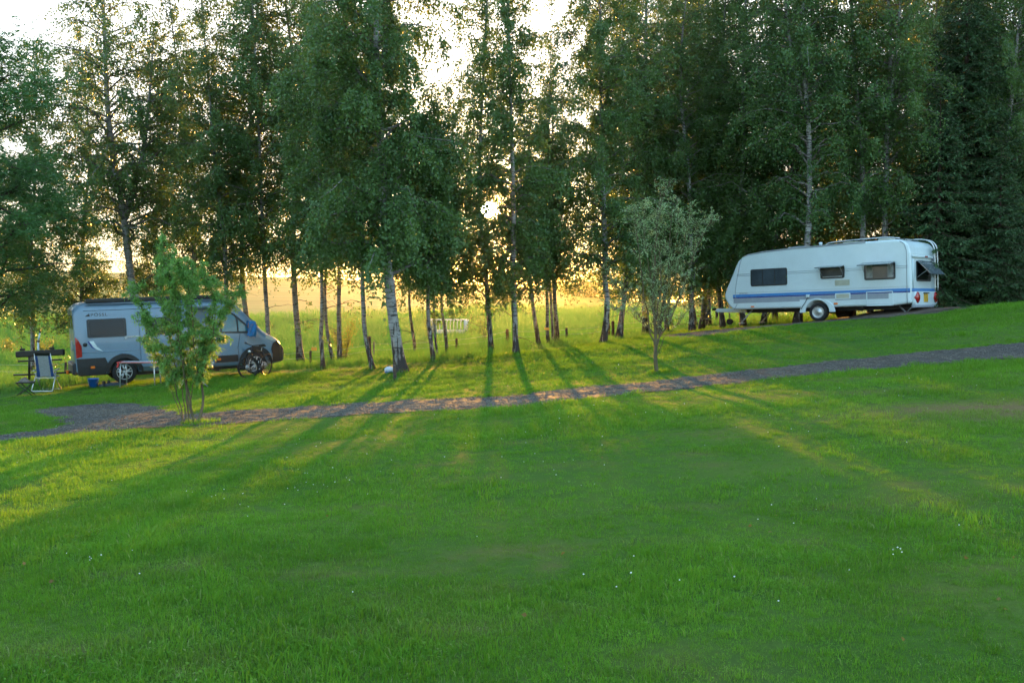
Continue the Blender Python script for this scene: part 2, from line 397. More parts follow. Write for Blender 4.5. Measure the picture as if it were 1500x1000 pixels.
def sheet(name, poly, lift, mat, res=.09, warp=1.0, crown=0.0, kind='structure'):
    P = np.array(poly); x0, y0 = P.min(0) - .3; x1, y1 = P.max(0) + .3
    x1 = min(x1, 26); x0 = max(x0, -24)
    X, Y = np.meshgrid(np.arange(x0, x1, res), np.arange(y0, y1, res))
    w = .09 * np.sin(X * 5.1 + 2 * np.sin(Y * 3)) + .06 * np.sin(Y * 7.3 + X * 2.2) + .04 * np.sin(X * 17 + Y * 13)
    cx, cyy = (X[:-1, :-1] + res / 2), (Y[:-1, :-1] + res / 2); wc = w[:-1, :-1] * warp
    keep = in_poly(cx + wc, cyy + wc * .7, poly)
    I = np.arange(X.size).reshape(X.shape)
    q = np.stack([I[:-1, :-1], I[:-1, 1:], I[1:, 1:], I[1:, :-1]], -1)[keep]
    used = np.unique(q); mp = -np.ones(X.size, int); mp[used] = np.arange(len(used))
    Z = ground(X, Y) + lift + rng.normal(0, .0015, X.shape)
    Z = Z + crown * np.exp(-((X - P[:, 0].mean()) / (.30 * np.ptp(P[:, 0]))) ** 2 - ((Y - P[:, 1].mean()) / (.26 * np.ptp(P[:, 1]))) ** 2) * (1 + .25 * np.sin(X * 4 + Y * 3) * np.sin(Y * 5))
    V = np.stack([X, Y, Z], -1).reshape(-1, 3)[used]
    o = link_mesh(name, mesh_np(name, V, mp[q], smooth=True), mat); o['kind'] = kind; return o
sheet('gravel_path', PATH, .008, M_GRAVEL)
sheet('gravel_pad', PAD, .010, gravel_mat('brown_grey_gravel', (.06, .05, .048), (.12, .10, .095), (.2, .175, .16), 45))
sheet('bare_soil', SOIL, .016, pmat('turned_soil', (.11, .07, .05), .95, var=.45, scale=9, bump=1.0), res=.12, crown=.16)

# ------------------------------------------------------------------ grass tufts, scattered over the ground
def blades(n, rad, h0, h1, w, lean, sd_, tid, flat=False):
    r = np.random.default_rng(sd_)
    ang = r.uniform(0, 2 * np.pi, n); rr = rad * np.sqrt(r.uniform(0, 1, n))
    base = np.stack([rr * np.cos(ang), rr * np.sin(ang), np.full(n, -.012)], -1)
    h = r.uniform(h0, h1, n); az = r.uniform(0, 2 * np.pi, n); ln = r.uniform(.15, 1, n) * lean
    d = np.stack([np.cos(az), np.sin(az), np.zeros(n)], -1); fa = az + np.pi / 2 + r.normal(0, .5, n)
    sdv = np.stack([np.cos(fa), np.sin(fa), np.zeros(n)], -1) * (w * r.uniform(.6, 1.3, n))[:, None]
    up = np.array([0, 0, 1.0])
    mid = base + up * (h * .55)[:, None] + d * (h * ln * .28)[:, None]
    tip = base + up * (h * (1 - .35 * ln))[:, None] + d * (h * ln)[:, None]
    V = np.stack([base - sdv, base + sdv, mid + sdv * .8, mid - sdv * .8, tip], 1).reshape(-1, 3)
    o = np.arange(n)[:, None] * 5
    return V, o + np.array([[0, 1, 2, 3]]), o + np.array([[3, 2, 4]]), np.repeat(r.uniform(0, 1, n), 5), np.full(n * 5, tid)
def rosette(n, rad, h0, h1, L, Wd, sd_, tid):
    r = np.random.default_rng(sd_)
    ang = r.uniform(0, 2 * np.pi, n); rr = rad * np.sqrt(r.uniform(0, 1, n))
    p = np.stack([rr * np.cos(ang), rr * np.sin(ang), r.uniform(h0, h1, n)], -1)
    az = r.uniform(0, 2 * np.pi, n); d = np.stack([np.cos(az), np.sin(az), r.normal(.1, .3, n)], -1)
    s = np.stack([-np.sin(az), np.cos(az), r.normal(0, .3, n)], -1); l = (L * r.uniform(.6, 1.3, n))[:, None]; w_ = (Wd * r.uniform(.7, 1.2, n))[:, None]
    V = np.stack([p, p + d * l * .5 + s * w_, p + d * l, p + d * l * .5 - s * w_], 1).reshape(-1, 3)
    o = np.arange(n)[:, None] * 4
    return V, o + np.array([[0, 1, 2, 3]]), None, np.repeat(r.uniform(.3, 1, n), 4), np.full(n * 4, tid)
def tuft_mesh(name, pieces, mat):
    V = []; Q = []; T = []; rn = []; ti = []; o = 0
    for v, q, t, rr, tt in pieces:
        V.append(v); Q.append(q + o)
        if t is not None: T.append(t + o)
        rn.append(rr); ti.append(tt); o += len(v)
    me = mesh_np(name, np.concatenate(V), np.concatenate(Q), np.concatenate(T) if T else None,
                 attrs={'rnd': ('POINT', np.concatenate(rn).astype(np.float32)), 'tid': ('POINT', np.concatenate(ti).astype(np.int32))})
    me.materials.append(mat); return me
def scatter(name, me, den_attr, k, sc_attr, seed, s0=.75, s1=1.3):
    ng = bpy.data.node_groups.new(name, 'GeometryNodeTree')
    ng.interface.new_socket('Geometry', in_out='INPUT', socket_type='NodeSocketGeometry')
    ng.interface.new_socket('Geometry', in_out='OUTPUT', socket_type='NodeSocketGeometry')
    N = ng.nodes; L = ng.links.new
    gi = N.new('NodeGroupInput'); go = N.new('NodeGroupOutput')
    sp = N.new('GeometryNodeSplitToInstances'); sp.domain = 'POINT'
    ta = N.new('GeometryNodeInputNamedAttribute'); ta.data_type = 'INT'; ta.inputs['Name'].default_value = 'tid'
    L(gi.outputs[0], sp.inputs[0]); L(ta.outputs['Attribute'], sp.inputs['Group ID'])
    oi = N.new('GeometryNodeObjectInfo'); oi.inputs['Object'].default_value = GROUND
    dp = N.new('GeometryNodeDistributePointsOnFaces'); dp.inputs['Seed'].default_value = seed
    da = N.new('GeometryNodeInputNamedAttribute'); da.data_type = 'FLOAT'; da.inputs['Name'].default_value = den_attr
    mu = N.new('ShaderNodeMath'); mu.operation = 'MULTIPLY'; mu.inputs[1].default_value = k
    L(da.outputs['Attribute'], mu.inputs[0]); L(mu.outputs[0], dp.inputs['Density']); L(oi.outputs['Geometry'], dp.inputs['Mesh'])
    ip = N.new('GeometryNodeInstanceOnPoints'); ip.inputs['Pick Instance'].default_value = True
    L(dp.outputs['Points'], ip.inputs['Points']); L(sp.outputs['Instances'], ip.inputs['Instance'])
    rv = N.new('FunctionNodeRandomValue'); rv.data_type = 'FLOAT_VECTOR'
    rv.inputs['Min'].default_value = (-.12, -.12, 0); rv.inputs['Max'].default_value = (.12, .12, 6.283)
    L(rv.outputs[0], ip.inputs['Rotation'])
    rs = N.new('FunctionNodeRandomValue'); rs.data_type = 'FLOAT'; rs.inputs[2].default_value = s0; rs.inputs[3].default_value = s1; rs.inputs['Seed'].default_value = 5
    sa = N.new('GeometryNodeInputNamedAttribute'); sa.data_type = 'FLOAT'; sa.inputs['Name'].default_value = sc_attr
    m2 = N.new('ShaderNodeMath'); m2.operation = 'MULTIPLY'; L(sa.outputs['Attribute'], m2.inputs[0]); L(rs.outputs[1], m2.inputs[1])
    L(m2.outputs[0], ip.inputs['Scale']); L(ip.outputs[0], go.inputs[0])
    o = link_mesh(name, me); md = o.modifiers.new('scatter', 'NODES'); md.node_group = ng
    o['kind'] = 'stuff'; return o
M_LAWN = leaf_mat('lawn_blade', (.060, .195, .012), (.165, .36, .028), (.22, .40, .02), rough=.7, tmix=.36, spec=.12, noise_scale=2.6)
lt_ = M_LAWN.node_tree; lb = lt_.nodes['Principled BSDF']; lsrc = lb.inputs['Base Color'].links[0].from_socket
lg = nd(lt_, 'NewGeometry')
def lnoise(sc): n = nd(lt_, 'TexNoise', i_Scale=sc, i_Detail=4.0, i_Roughness=.6); lt_.links.new(lg.outputs['Position'], n.inputs['Vector']); return n.outputs[0]
lc = mixc(lt_, mth(lt_, 'MULTIPLY_ADD', lnoise(.55), 3.0, -1.0), lsrc, mixc(lt_, 1.0, lsrc, (.42, .54, .56), 'MULTIPLY'))
lc = mixc(lt_, mth(lt_, 'MULTIPLY_ADD', lnoise(1.7), 4.0, -2.2), lc, (.16, .27, .05))
lc = mixc(lt_, mth(lt_, 'MULTIPLY_ADD', lnoise(6.5), 3.6, -1.3), mixc(lt_, 1.0, lc, (.66, .72, .66), 'MULTIPLY'), lc)
lat = nd(lt_, 'Attribute', attribute_name='rnd').outputs['Fac']
lc = mixc(lt_, mth(lt_, 'MULTIPLY', mth(lt_, 'GREATER_THAN', lat, .93), .55), lc, (.34, .31, .15))
ldry = nd(lt_, 'Attribute', attribute_name='dry', attribute_type='INSTANCER').outputs['Fac']
lc = mixc(lt_, mth(lt_, 'MULTIPLY', ldry, .75), lc, (.235, .165, .08))
lt_.links.new(lc, lb.inputs['Base Color'])
M_MEAD = leaf_mat('meadow_blade', (.055, .19, .025), (.145, .25, .05), (.15, .36, .04), rough=.6, tmix=.42, spec=.2, noise_scale=.25)
pcs = [blades(58, .10, .022, .058, .0018, .9, 100 + i, i) for i in range(9)]
pcs += [blades(30, .08, .04, .085, .003, .8, 140 + i, 9 + i) for i in range(2)]
pcs += [rosette(30, .09, .006, .030, .013, .0045, 160 + i, 11 + i) for i in range(2)]
tag(scatter('lawn_grass', tuft_mesh('lawn_grass', pcs, M_LAWN), 'den', 175.0, 'gsc', 3), 'short mown green grass of the sloping lawn')
pcs = [blades(26, .16, .12, .34, .0045, .7, 200 + i, i) for i in range(6)]
pcs += [blades(12, .16, .25, .5, .003, .5, 230 + i, 6 + i) for i in range(2)]
tag(scatter('meadow_grass', tuft_mesh('meadow_grass', pcs, M_MEAD), 'mden', 20.0, 'msc', 4), 'tall sunlit meadow grass beyond the birches')

def stones(n, sd_, tid):
    r = np.random.default_rng(sd_); V = []; T = []; RN = []
    for i in range(n):
        a = r.uniform(0, 6.28); d = .13 * math.sqrt(r.uniform()); c = np.array([d * math.cos(a), d * math.sin(a), .008]); s = r.uniform(.005, .0125) * np.array([r.uniform(.8, 1.4), r.uniform(.8, 1.3), r.uniform(.5, .8)])
        P = np.array([(1, 0, 0), (0, 1, 0), (-1, 0, 0), (0, -1, 0), (0, 0, 1.0), (.6, .6, .6), (-.6, .6, .6), (-.6, -.6, .6), (.6, -.6, .6)]) * s * r.uniform(.8, 1.2, (9, 1)) + c; o = len(V)
        V += list(P); RN += [r.uniform()] * 9
        for q_ in [(0, 1, 5), (1, 2, 6), (2, 3, 7), (3, 0, 8), (5, 6, 4), (6, 7, 4), (7, 8, 4), (8, 5, 4), (1, 6, 5), (2, 7, 6), (3, 8, 7), (0, 5, 8)]: T.append([o + k for k in q_])
    return np.array(V), np.array(T), np.array(RN), np.full(len(V), tid)
V = []; T = []; RN = []; TI = []; o = 0
for i in range(5):
    v, t, rn, ti = stones(46, 300 + i, i); V.append(v); T.append(t + o); RN.append(rn); TI.append(ti); o += len(v)
ms, ntS, bS = nmat('gravel_stone'); at_ = nd(ntS, 'Attribute', attribute_name='rnd')
gS = nd(ntS, 'NewGeometry'); nS = nd(ntS, 'TexNoise', i_Scale=.9, i_Detail=4.0); ntS.links.new(gS.outputs['Position'], nS.inputs['Vector'])
ntS.links.new(mixc(ntS, mth(ntS, 'MULTIPLY_ADD', nS.outputs[0], 1.8, -.7), ramp(ntS, at_.outputs['Fac'], [(.1, (.042, .038, .036)), (.55, (.095, .087, .08)), (.9, (.17, .155, .14)), (1, (.25, .23, .205))]), (.17, .14, .10)), bS.inputs['Base Color'])
bS.inputs['Roughness'].default_value = .9; bS.inputs['Specular IOR Level'].default_value = .1
me = mesh_np('gravel_stones', np.concatenate(V), None, np.concatenate(T), attrs={'rnd': ('POINT', np.concatenate(RN).astype(np.float32)), 'tid': ('POINT', np.concatenate(TI).astype(np.int32))}); me.materials.append(ms)
tag(scatter('gravel_stones', me, 'pden', 34.0, 'one', 9, .8, 1.3), 'loose grey stones of the gravel path')
# ------------------------------------------------------------------ trees
def bark_birch():
    m, nt, b = nmat('birch_bark')
    t = nd(nt, 'TexCoord'); tw = nd(nt, 'Attribute', attribute_name='twig').outputs['Fac']
    sx = nd(nt, 'SeparateXYZ'); nt.links.new(t.outputs['Object'], sx.inputs[0])
    mp = nd(nt, 'Mapping'); mp.inputs['Scale'].default_value = (2.2, 2.2, 15); nt.links.new(t.outputs['Object'], mp.inputs['Vector'])
    n1 = nd(nt, 'TexNoise', i_Scale=1.5, i_Detail=5.0, i_Roughness=.7); nt.links.new(mp.outputs[0], n1.inputs['Vector'])
    n2 = nd(nt, 'TexNoise', i_Scale=2.3, i_Detail=6.0, i_Roughness=.7); nt.links.new(t.outputs['Object'], n2.inputs['Vector'])
    m3 = nd(nt, 'Mapping'); m3.inputs['Scale'].default_value = (9, 9, 1.6); nt.links.new(t.outputs['Object'], m3.inputs['Vector'])
    n3 = nd(nt, 'TexNoise', i_Scale=1.6, i_Detail=4.0); nt.links.new(m3.outputs[0], n3.inputs['Vector'])
    white = mixc(nt, mth(nt, 'MULTIPLY_ADD', n2.outputs[0], 2.4, -.8), (.13, .115, .105), (.40, .385, .37))
    c = mixc(nt, mth(nt, 'MULTIPLY', mth(nt, 'GREATER_THAN', n1.outputs[0], .565), .9), white, (.03, .026, .024))
    low = mth(nt, 'SUBTRACT', mth(nt, 'MULTIPLY_ADD', n3.outputs[0], 4.6, -1.6), mth(nt, 'MULTIPLY', sx.outputs['Z'], .85))
    c = mixc(nt, mth(nt, 'MINIMUM', mth(nt, 'MAXIMUM', mth(nt, 'MULTIPLY', low, 4.0), 0.0), 1.0), c, (.045, .036, .032))
    c = mixc(nt, tw, c, (.075, .05, .04))
    nt.links.new(c, b.inputs['Base Color']); b.inputs['Roughness'].default_value = .8; b.inputs['Specular IOR Level'].default_value = .2
    bp = nd(nt, 'Bump', i_Strength=.8, i_Distance=.02); nt.links.new(mth(nt, 'ADD', n1.outputs[0], n3.outputs[0]), bp.inputs['Height']); nt.links.new(bp.outputs[0], b.inputs['Normal'])
    return m
def bark_plain(name, c0, c1):
    m, nt, b = nmat(name); t = nd(nt, 'TexCoord')
    mp = nd(nt, 'Mapping'); mp.inputs['Scale'].default_value = (9, 9, 1.6); nt.links.new(t.outputs['Object'], mp.inputs['Vector'])
    n = nd(nt, 'TexNoise', i_Scale=1.6, i_Detail=7.0, i_Roughness=.75); nt.links.new(mp.outputs[0], n.inputs['Vector'])
    nt.links.new(ramp(nt, n.outputs[0], [(.32, c0), (.66, c1)]), b.inputs['Base Color']); b.inputs['Roughness'].default_value = .9; b.inputs['Specular IOR Level'].default_value = .15
    bp = nd(nt, 'Bump', i_Strength=.9, i_Distance=.02); nt.links.new(n.outputs[0], bp.inputs['Height']); nt.links.new(bp.outputs[0], b.inputs['Normal'])
    return m
M_BIRCH = bark_birch()
M_BARK = bark_plain('grey_brown_bark', (.03, .024, .02), (.13, .105, .085))
M_WILLOWBARK = bark_plain('willow_bark', (.05, .045, .025), (.16, .13, .075))
M_SPRUCEBARK = bark_plain('spruce_bark', (.03, .02, .016), (.10, .065, .05))
M_LEAF = leaf_mat('birch_leaf', (.040, .105, .030), (.095, .18, .042), (.16, .22, .03), rough=.42, tmix=.38, spec=.45, noise_scale=.5)
M_ASH = leaf_mat('ash_leaf', (.034, .115, .036), (.075, .185, .05), (.12, .23, .03), rough=.45, tmix=.35, spec=.4, noise_scale=.5)
M_WILLOW = leaf_mat('curly_willow_leaf', (.075, .215, .045), (.15, .34, .075), (.28, .42, .05), rough=.5, tmix=.4, spec=.4, noise_scale=2.0)
M_SILVER = leaf_mat('silver_willow_leaf', (.19, .31, .14), (.35, .47, .26), (.34, .44, .12), rough=.5, tmix=.4, spec=.4, noise_scale=2.0)
M_BUSH = leaf_mat('bush_leaf', (.05, .10, .018), (.11, .15, .03), (.34, .34, .05), rough=.5, tmix=.5, spec=.3, noise_scale=2.0)
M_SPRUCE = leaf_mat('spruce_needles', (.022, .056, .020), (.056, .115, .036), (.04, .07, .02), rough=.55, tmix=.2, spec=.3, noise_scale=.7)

def unit(a): return a / np.maximum(np.linalg.norm(a, axis=-1, keepdims=True), 1e-9)
def leaves_mesh(name, P, D, L, Wd, r, rndbase=None, curl=0.15):
    """diamond leaves: base points P, directions D, lengths L, half widths Wd"""
    n = len(P); D = unit(D)
    s = unit(np.cross(D, r.normal(0, 1, (n, 3)))); nrm = np.cross(s, D)
    L = L[:, None]; Wd = Wd[:, None]
    mid = P + D * L * .42 + nrm * L * curl * .5
    V = np.stack([P, mid + s * Wd, P + D * L, mid - s * Wd], 1).reshape(-1, 3)
    q = np.arange(n * 4).reshape(n, 4)
    rn = r.uniform(0, 1, n) if rndbase is None else np.clip(rndbase + r.normal(0, .2, n), 0, 1)
    return mesh_np(name, V, q, attrs={'rnd': ('FACE', rn.astype(np.float32))})

class Wood:
    """tapering stems joined into one mesh, with a per-vertex value telling twig from trunk"""
    def __init__(self): self.v = []; self.q = []; self.t = []; self.o = 0
    def stem(self, pts, rad, n=8, twig=0.0, rough_=0.0, r=None):
        P = np.asarray(pts, float); k = len(P); rad = np.broadcast_to(np.asarray(rad, float), (k,))
        T = unit(np.gradient(P, axis=0)); ref = np.array([1.0, .13, .07])
        A = unit(np.cross(T, ref)); B = np.cross(A, T)
        th = np.linspace(0, 2 * np.pi, n, endpoint=False)
        rr = rad[:, None] * (1 + (rough_ * r.normal(0, 1, (k, n)) if rough_ else 0))
        ring = P[:, None] + (A[:, None] * np.cos(th)[None, :, None] + B[:, None] * np.sin(th)[None, :, None]) * rr[..., None]
        I = self.o + np.arange(k * n).reshape(k, n)
        self.q.append(np.stack([I[:-1], np.roll(I[:-1], -1, 1), np.roll(I[1:], -1, 1), I[1:]], -1).reshape(-1, 4))
        self.v.append(ring.reshape(-1, 3)); self.t.append(np.full(k * n, twig)); self.o += k * n
    def mesh(self, name):
        return mesh_np(name, np.concatenate(self.v), np.concatenate(self.q), smooth=True, attrs={'twig': ('POINT', np.concatenate(self.t).astype(np.float32))})
def spline(pts, n):
    P = np.asarray(pts, float); k = len(P); u = np.linspace(0, k - 1, n); out = []
    for d in range(3):
        m_ = np.gradient(P[:, d]); i = np.minimum(u.astype(int), k - 2); t = u - i
        h00 = 2 * t**3 - 3 * t**2 + 1; h10 = t**3 - 2 * t**2 + t; h01 = -2 * t**3 + 3 * t**2; h11 = t**3 - t**2
        out.append(h00 * P[i, d] + h10 * m_[i] + h01 * P[i + 1, d] + h11 * m_[i + 1])
    return np.stack(out, -1)
def polyat(P, t):
    """points on polyline P at parameters t in 0..1"""
    x = np.clip(t, 0, 1) * (len(P) - 1); i = np.minimum(x.astype(int), len(P) - 2); f = (x - i)[:, None]
    return P[i] * (1 - f) + P[i + 1] * f

def birch_meshes(name, trunk_pts, r0, crown_z, rad, nleaf, seed, leaf=.088, droop=1.0, low_twigs=0, forks=None, gap=None, profile=None, clump=1.0, sides=9, top_thin=.75):
    """trunk_pts local (base at the origin); crown from height crown_z; returns trunk and crown meshes"""
    r = np.random.default_rng(seed); wd = Wood()
    tp = spline(trunk_pts, 26); H = tp[-1, 2]
    tp[2:, :2] += r.normal(0, .012, (24, 2)).cumsum(0) * .6
    hz = np.clip(tp[:, 2] / H, 0, 1)
    rad_t = r0 * ((1 - hz) ** .9 * .86 + .06) * (1 + .55 * np.exp(-np.clip(tp[:, 2], 0, None) / (.9 * r0 + .08)))
    base = tp[:1] - np.array([[0, 0, .25]])
    wd.stem(np.concatenate([base, tp]), np.concatenate([[rad_t[0] * 1.15], rad_t]), sides, 0, .045, r)
    stems = [(tp, rad_t)]
    for fk in (forks or []):
        fp = spline(fk[0], 14); fr_ = fk[1] * (np.linspace(1, .12, 14)); wd.stem(fp, fr_, 7, .0, .05, r); stems.append((fp, fr_))
    SP = []; SD = []; SL = []; SR = []
    tot_h = sum(s[0][-1, 2] - max(crown_z, s[0][0, 2]) for s in stems)
    for (sp, sr) in stems:
        z0 = max(crown_z, sp[0, 2] + .2); z1 = sp[-1, 2]
        nl = max(8, int(78 * clump * (z1 - z0) / 10))
        for i in range(nl):
            u = (i + r.uniform(0, 1)) / nl; z = z0 + (z1 - z0) * u * .985
            t = np.interp(z, sp[:, 2], np.linspace(0, 1, len(sp))); p0 = polyat(sp, np.array([t]))[0]; rr = np.interp(t, np.linspace(0, 1, len(sp)), sr)
            az = i * 2.39996 + r.normal(0, .5); zz = (z - crown_z) / max(H - crown_z, 1)
            pr = (np.sin(np.pi * min(1, .16 + .9 * zz) ** .8) * .75 + .25) if profile is None else profile(zz)
            L = rad * pr * r.uniform(.65, 1.25)
            el = R(r.uniform(25, 60)) * (1.0 - .3 * zz)
            d = np.array([np.cos(az) * np.cos(el), np.sin(az) * np.cos(el), np.sin(el)])
            s = np.linspace(0, 1, 6)[:, None]
            lp = p0 + d * L * s + np.array([0, 0, -1]) * (L * .55 * droop) * s ** 2.3 + np.concatenate([[np.zeros(3)], r.normal(0, .03 * L, (5, 3))])
            wd.stem(lp, np.maximum(rr * .42 * (1 - s[:, 0]) + .004, .004), 5, .85 if rr < .05 else .5)
            ns = max(3, int(L * 14 * clump))
            tt = r.beta(1.15, 1.0, ns) * .94 + .06; q = polyat(lp, tt)
            dirs = unit(d * .7 + r.normal(0, .75, (ns, 3)) + np.array([0, 0, .15]))
            SP.append(q); SD.append(dirs); SL.append(r.uniform(.35, 1.25, ns) * (.55 + .6 * min(1, L / 2)) * (1 - .35 * zz)); SR.append(np.full(ns, np.clip(r.normal(.45, .22), 0, 1)))
            if L > 1.0 and r.uniform() < .6:
                j = int(r.integers(2, 4)); q0 = lp[j]; d2 = unit(d + r.normal(0, .6, 3)); l2 = L * .5
                l2p = q0 + d2 * l2 * s[:4] / .6 * .8 - np.array([0, 0, 1]) * l2 * .35 * (s[:4] / .6) ** 2
                wd.stem(l2p, [.012, .009, .006, .004], 4, .95)
    for i in range(low_twigs):
        z = r.uniform(.25, .95) * crown_z; t = np.interp(z, tp[:, 2], np.linspace(0, 1, 26)); p0 = polyat(tp, np.array([t]))[0]
        az = r.uniform(0, 6.28); L = r.uniform(.5, 1.4); d = np.array([np.cos(az), np.sin(az), r.uniform(.0, .7)]); s = np.linspace(0, 1, 5)[:, None]
        lp = p0 + d * L * s - np.array([0, 0, 1]) * L * .35 * s ** 2 + np.concatenate([[np.zeros(3)], r.normal(0, .04, (4, 3))])
        wd.stem(lp, np.array([.014, .011, .008, .006, .003]), 5, .9)
        if r.uniform() < .5:
            q = polyat(lp, r.uniform(.6, 1, 4)); SP.append(q); SD.append(unit(d + r.normal(0, .6, (4, 3)))); SL.append(r.uniform(.2, .5, 4)); SR.append(np.full(4, .8))
    SP = np.concatenate(SP); SD = np.concatenate(SD); SL = np.concatenate(SL); SR = np.concatenate(SR)
    w = SL / SL.sum(); si = r.choice(len(SP), nleaf, p=w); u = r.uniform(0, 1, nleaf)
    l = SL[si][:, None]; uu = u[:, None]
    P = SP[si] + SD[si] * l * .62 * uu * (1 - .45 * uu) - np.array([0, 0, 1]) * l * .85 * droop * uu ** 1.8 + r.normal(0, .07, (nleaf, 3))
    D = unit(SD[si] * .5 * (1 - uu) + r.normal(0, .55, (nleaf, 3)) - np.array([0, 0, .75]))
    Ls = leaf * r.uniform(.65, 1.25, nleaf)
    keep = P[:, 2] > .15
    if gap is not None: keep &= gap(P)
    P, D, Ls, rb = P[keep], D[keep], Ls[keep], SR[si][keep]
    return wd.mesh('trunk'), leaves_mesh('crown', P, D, Ls, Ls * .36, r, rb)

def tree_obj(name, label, cat, base, tm, cm, tmat, cmat, group=None, rz=0, sc=1.0):
    e = empty(name, label, cat, base, (0, 0, rz), group); e.scale = (sc, sc, sc)
    link_mesh('trunk', tm, tmat, e); link_mesh('crown', cm, cmat, e); return e
def copy_tree(src, label, base, rz, sc, group):
    e = src.copy(); C.objects.link(e); e.location = base; e.rotation_euler = (0, 0, rz); e.scale = (sc, sc, sc * random.uniform(.94, 1.06))
    e['label'] = label
    if group: e['group'] = group
    for ch in list(src.children):
        c = ch.copy(); C.objects.link(c); c.parent = e
    return e
def sun_gap(base, rad=.30):
    """the loose spot in the foliage where the low sun breaks through"""
    b0 = np.array(base)
    def f(P):
        Q = P + b0; t = Q @ sd; dd = np.linalg.norm(Q - t[:, None] * sd, axis=1)
        r = np.random.default_rng(3)
        return ~(dd < rad * (.8 + .5 * r.uniform(0, 1, len(Q)))) 
    return f

G_ROW = 'birches along the edge of the lawn'
# px, py of the base; trunk points in the picture; base radius px; picture row where the crown starts; crown half width px; leaves; label
ROW = [
 ((48, 551), [(46, 480), (43, 420), (50, 250), (48, 50)], 4.2, 455, 75, 20000, dict(low_twigs=3), 'slim birch standing right behind the black bike carrier'),
 ((204, 545), [(198, 440), (182, 318), (163, 200), (156, 60), (150, -170)], 8.0, 345, 118, 26000, dict(fork=[(183, 320), (205, 240), (215, 150), (222, 40)], droop=1.05), 'forked birch behind the camper van, splitting into two pale stems'),
 ((392, 540), [(392, 470), (388, 400), (380, 200), (372, 0), (366, -200)], 4.2, 408, 105, 24000, dict(low_twigs=3), 'slim birch rising just behind the camper van\'s bonnet'),
 ((473, 541), [(471, 490), (473, 420), (468, 250), (460, -80)], 4.0, 405, 78, 15000, dict(low_twigs=6), 'slender birch left of the leafy bush, with bare side twigs'),
 ((488, 533), [(480, 480), (477, 430), (480, 300), (486, 150)], 3.4, 395, 55, 7000, dict(low_twigs=2), 'thin leaning birch between the twiggy birch and the bush'),
 ((498, 533), [(496, 480), (497, 420), (500, 260), (506, -60)], 4.4, 392, 72, 14000, dict(low_twigs=5), 'straight grey birch with its foot in the leafy bush'),
 ((546, 540), [(536, 500), (531, 440), (528, 300), (520, 90), (514, -180)], 4.4, 410, 88, 18000, dict(low_twigs=3), 'leaning pale birch beside the two fence posts'),
 ((588, 546), [(580, 490), (571, 420), (567, 370), (558, 220), (550, 60), (544, -280)], 10.5, 418, 128, 42000, dict(low_twigs=3, droop=1.1), 'thickest white birch, with a black flared foot'),
 ((609, 521), [(603, 480), (599, 440), (598, 330), (602, 200)], 3.0, 432, 48, 6500, dict(low_twigs=2), 'thin birch just beyond the thickest white trunk'),
 ((635, 529), [(631, 490), (628, 450), (630, 300), (634, 120)], 4.0, 432, 72, 14000, dict(low=-4, low_twigs=2), 'birch at the left end of the white hay rack, thicker of two'),
 ((641, 526), [(636, 480), (634, 440), (640, 320), (648, 190)], 2.3, 420, 45, 5500, dict(low=-4), 'very thin birch stem touching its thicker neighbour by the hay rack'),
 ((656, 524), [(651, 480), (647, 440), (652, 300), (660, 110)], 3.0, 425, 60, 10000, dict(low=-4, low_twigs=2), 'thin birch standing in front of the white hay rack'),
 ((720, 516), [(715, 460), (711, 380), (702, 300), (706, 150), (714, -30), (718, -220)], 4.6, 408, 62, 17000, dict(low_twigs=2, gap=.36, low=38), 'dark straight birch directly below the low sun'),
 ((756, 518), [(755, 460), (752, 380), (751, 260), (746, 90), (742, -200)], 5.4, 395, 60, 16000, dict(low_twigs=2, gap=.36, low=48), 'pale birch to the right of the sun, beside the rusty post'),
 ((790, 509), [(782, 460), (775, 390), (772, 300), (780, 130)], 4.0, 400, 44, 9000, dict(low_twigs=2), 'leaning slim birch just left of the close cluster of three dark stems'),
 ((803, 506), [(801, 450), (801, 380), (803, 250), (806, 60)], 3.4, 395, 40, 8000, dict(), 'left stem of three dark birches in a close cluster'),
 ((811, 505), [(807, 450), (804, 400), (795, 300), (792, 210)], 3.0, 390, 36, 5000, dict(), 'middle stem of three dark birches, leaning to the left'),
 ((817, 504), [(813, 450), (810, 380), (809, 280), (814, 70)], 4.2, 390, 44, 9000, dict(), 'right stem of three dark birches in a close cluster'),
 ((884, 502), [(889, 450), (886, 400), (882, 250), (878, 90), (874, -240)], 5.6, 390, 90, 28000, dict(low_twigs=2), 'crooked birch beside two rusty fence posts, black at its foot'),
 ((946, 491), [(944, 440), (942, 370), (946, 200), (950, -220)], 6.0, 380, 88, 26000, dict(low_twigs=2), 'stout dark birch directly behind the silvery willow'),
 ((977, 486), [(974, 440), (972, 370), (970, 250), (966, -120)], 3.6, 385, 66, 14000, dict(low_twigs=1), 'dark slim birch right behind the silvery willow, next to a twin'),
 ((983, 480), [(980, 440), (982, 370), (990, 200), (996, -140)], 3.3, 380, 66, 12000, dict(), 'dark slim birch farther back behind the silvery willow'),
 ((1019, 478), [(1014, 430), (1012, 360), (1016, 200), (1020, -200)], 3.4, 385, 72, 16000, dict(low_twigs=1), 'slim birch between the silvery willow and the caravan\'s drawbar'),
 ((1038, 477), [(1038, 430), (1043, 380), (1040, 250), (1034, 110), (1028, -250)], 5.0, 372, 92, 26000, dict(low_twigs=2), 'pale birch right at the tip of the caravan\'s drawbar'),
]
def px_path(base, pts, Y, r):
    out = [(0, 0, 0)]; dy = 0.0
    for p in pts:
        q = at(p[0], p[1], Y); dy += r.normal(0, .12); out.append((q.x - base.x, dy, q.z - base.z))
    return out
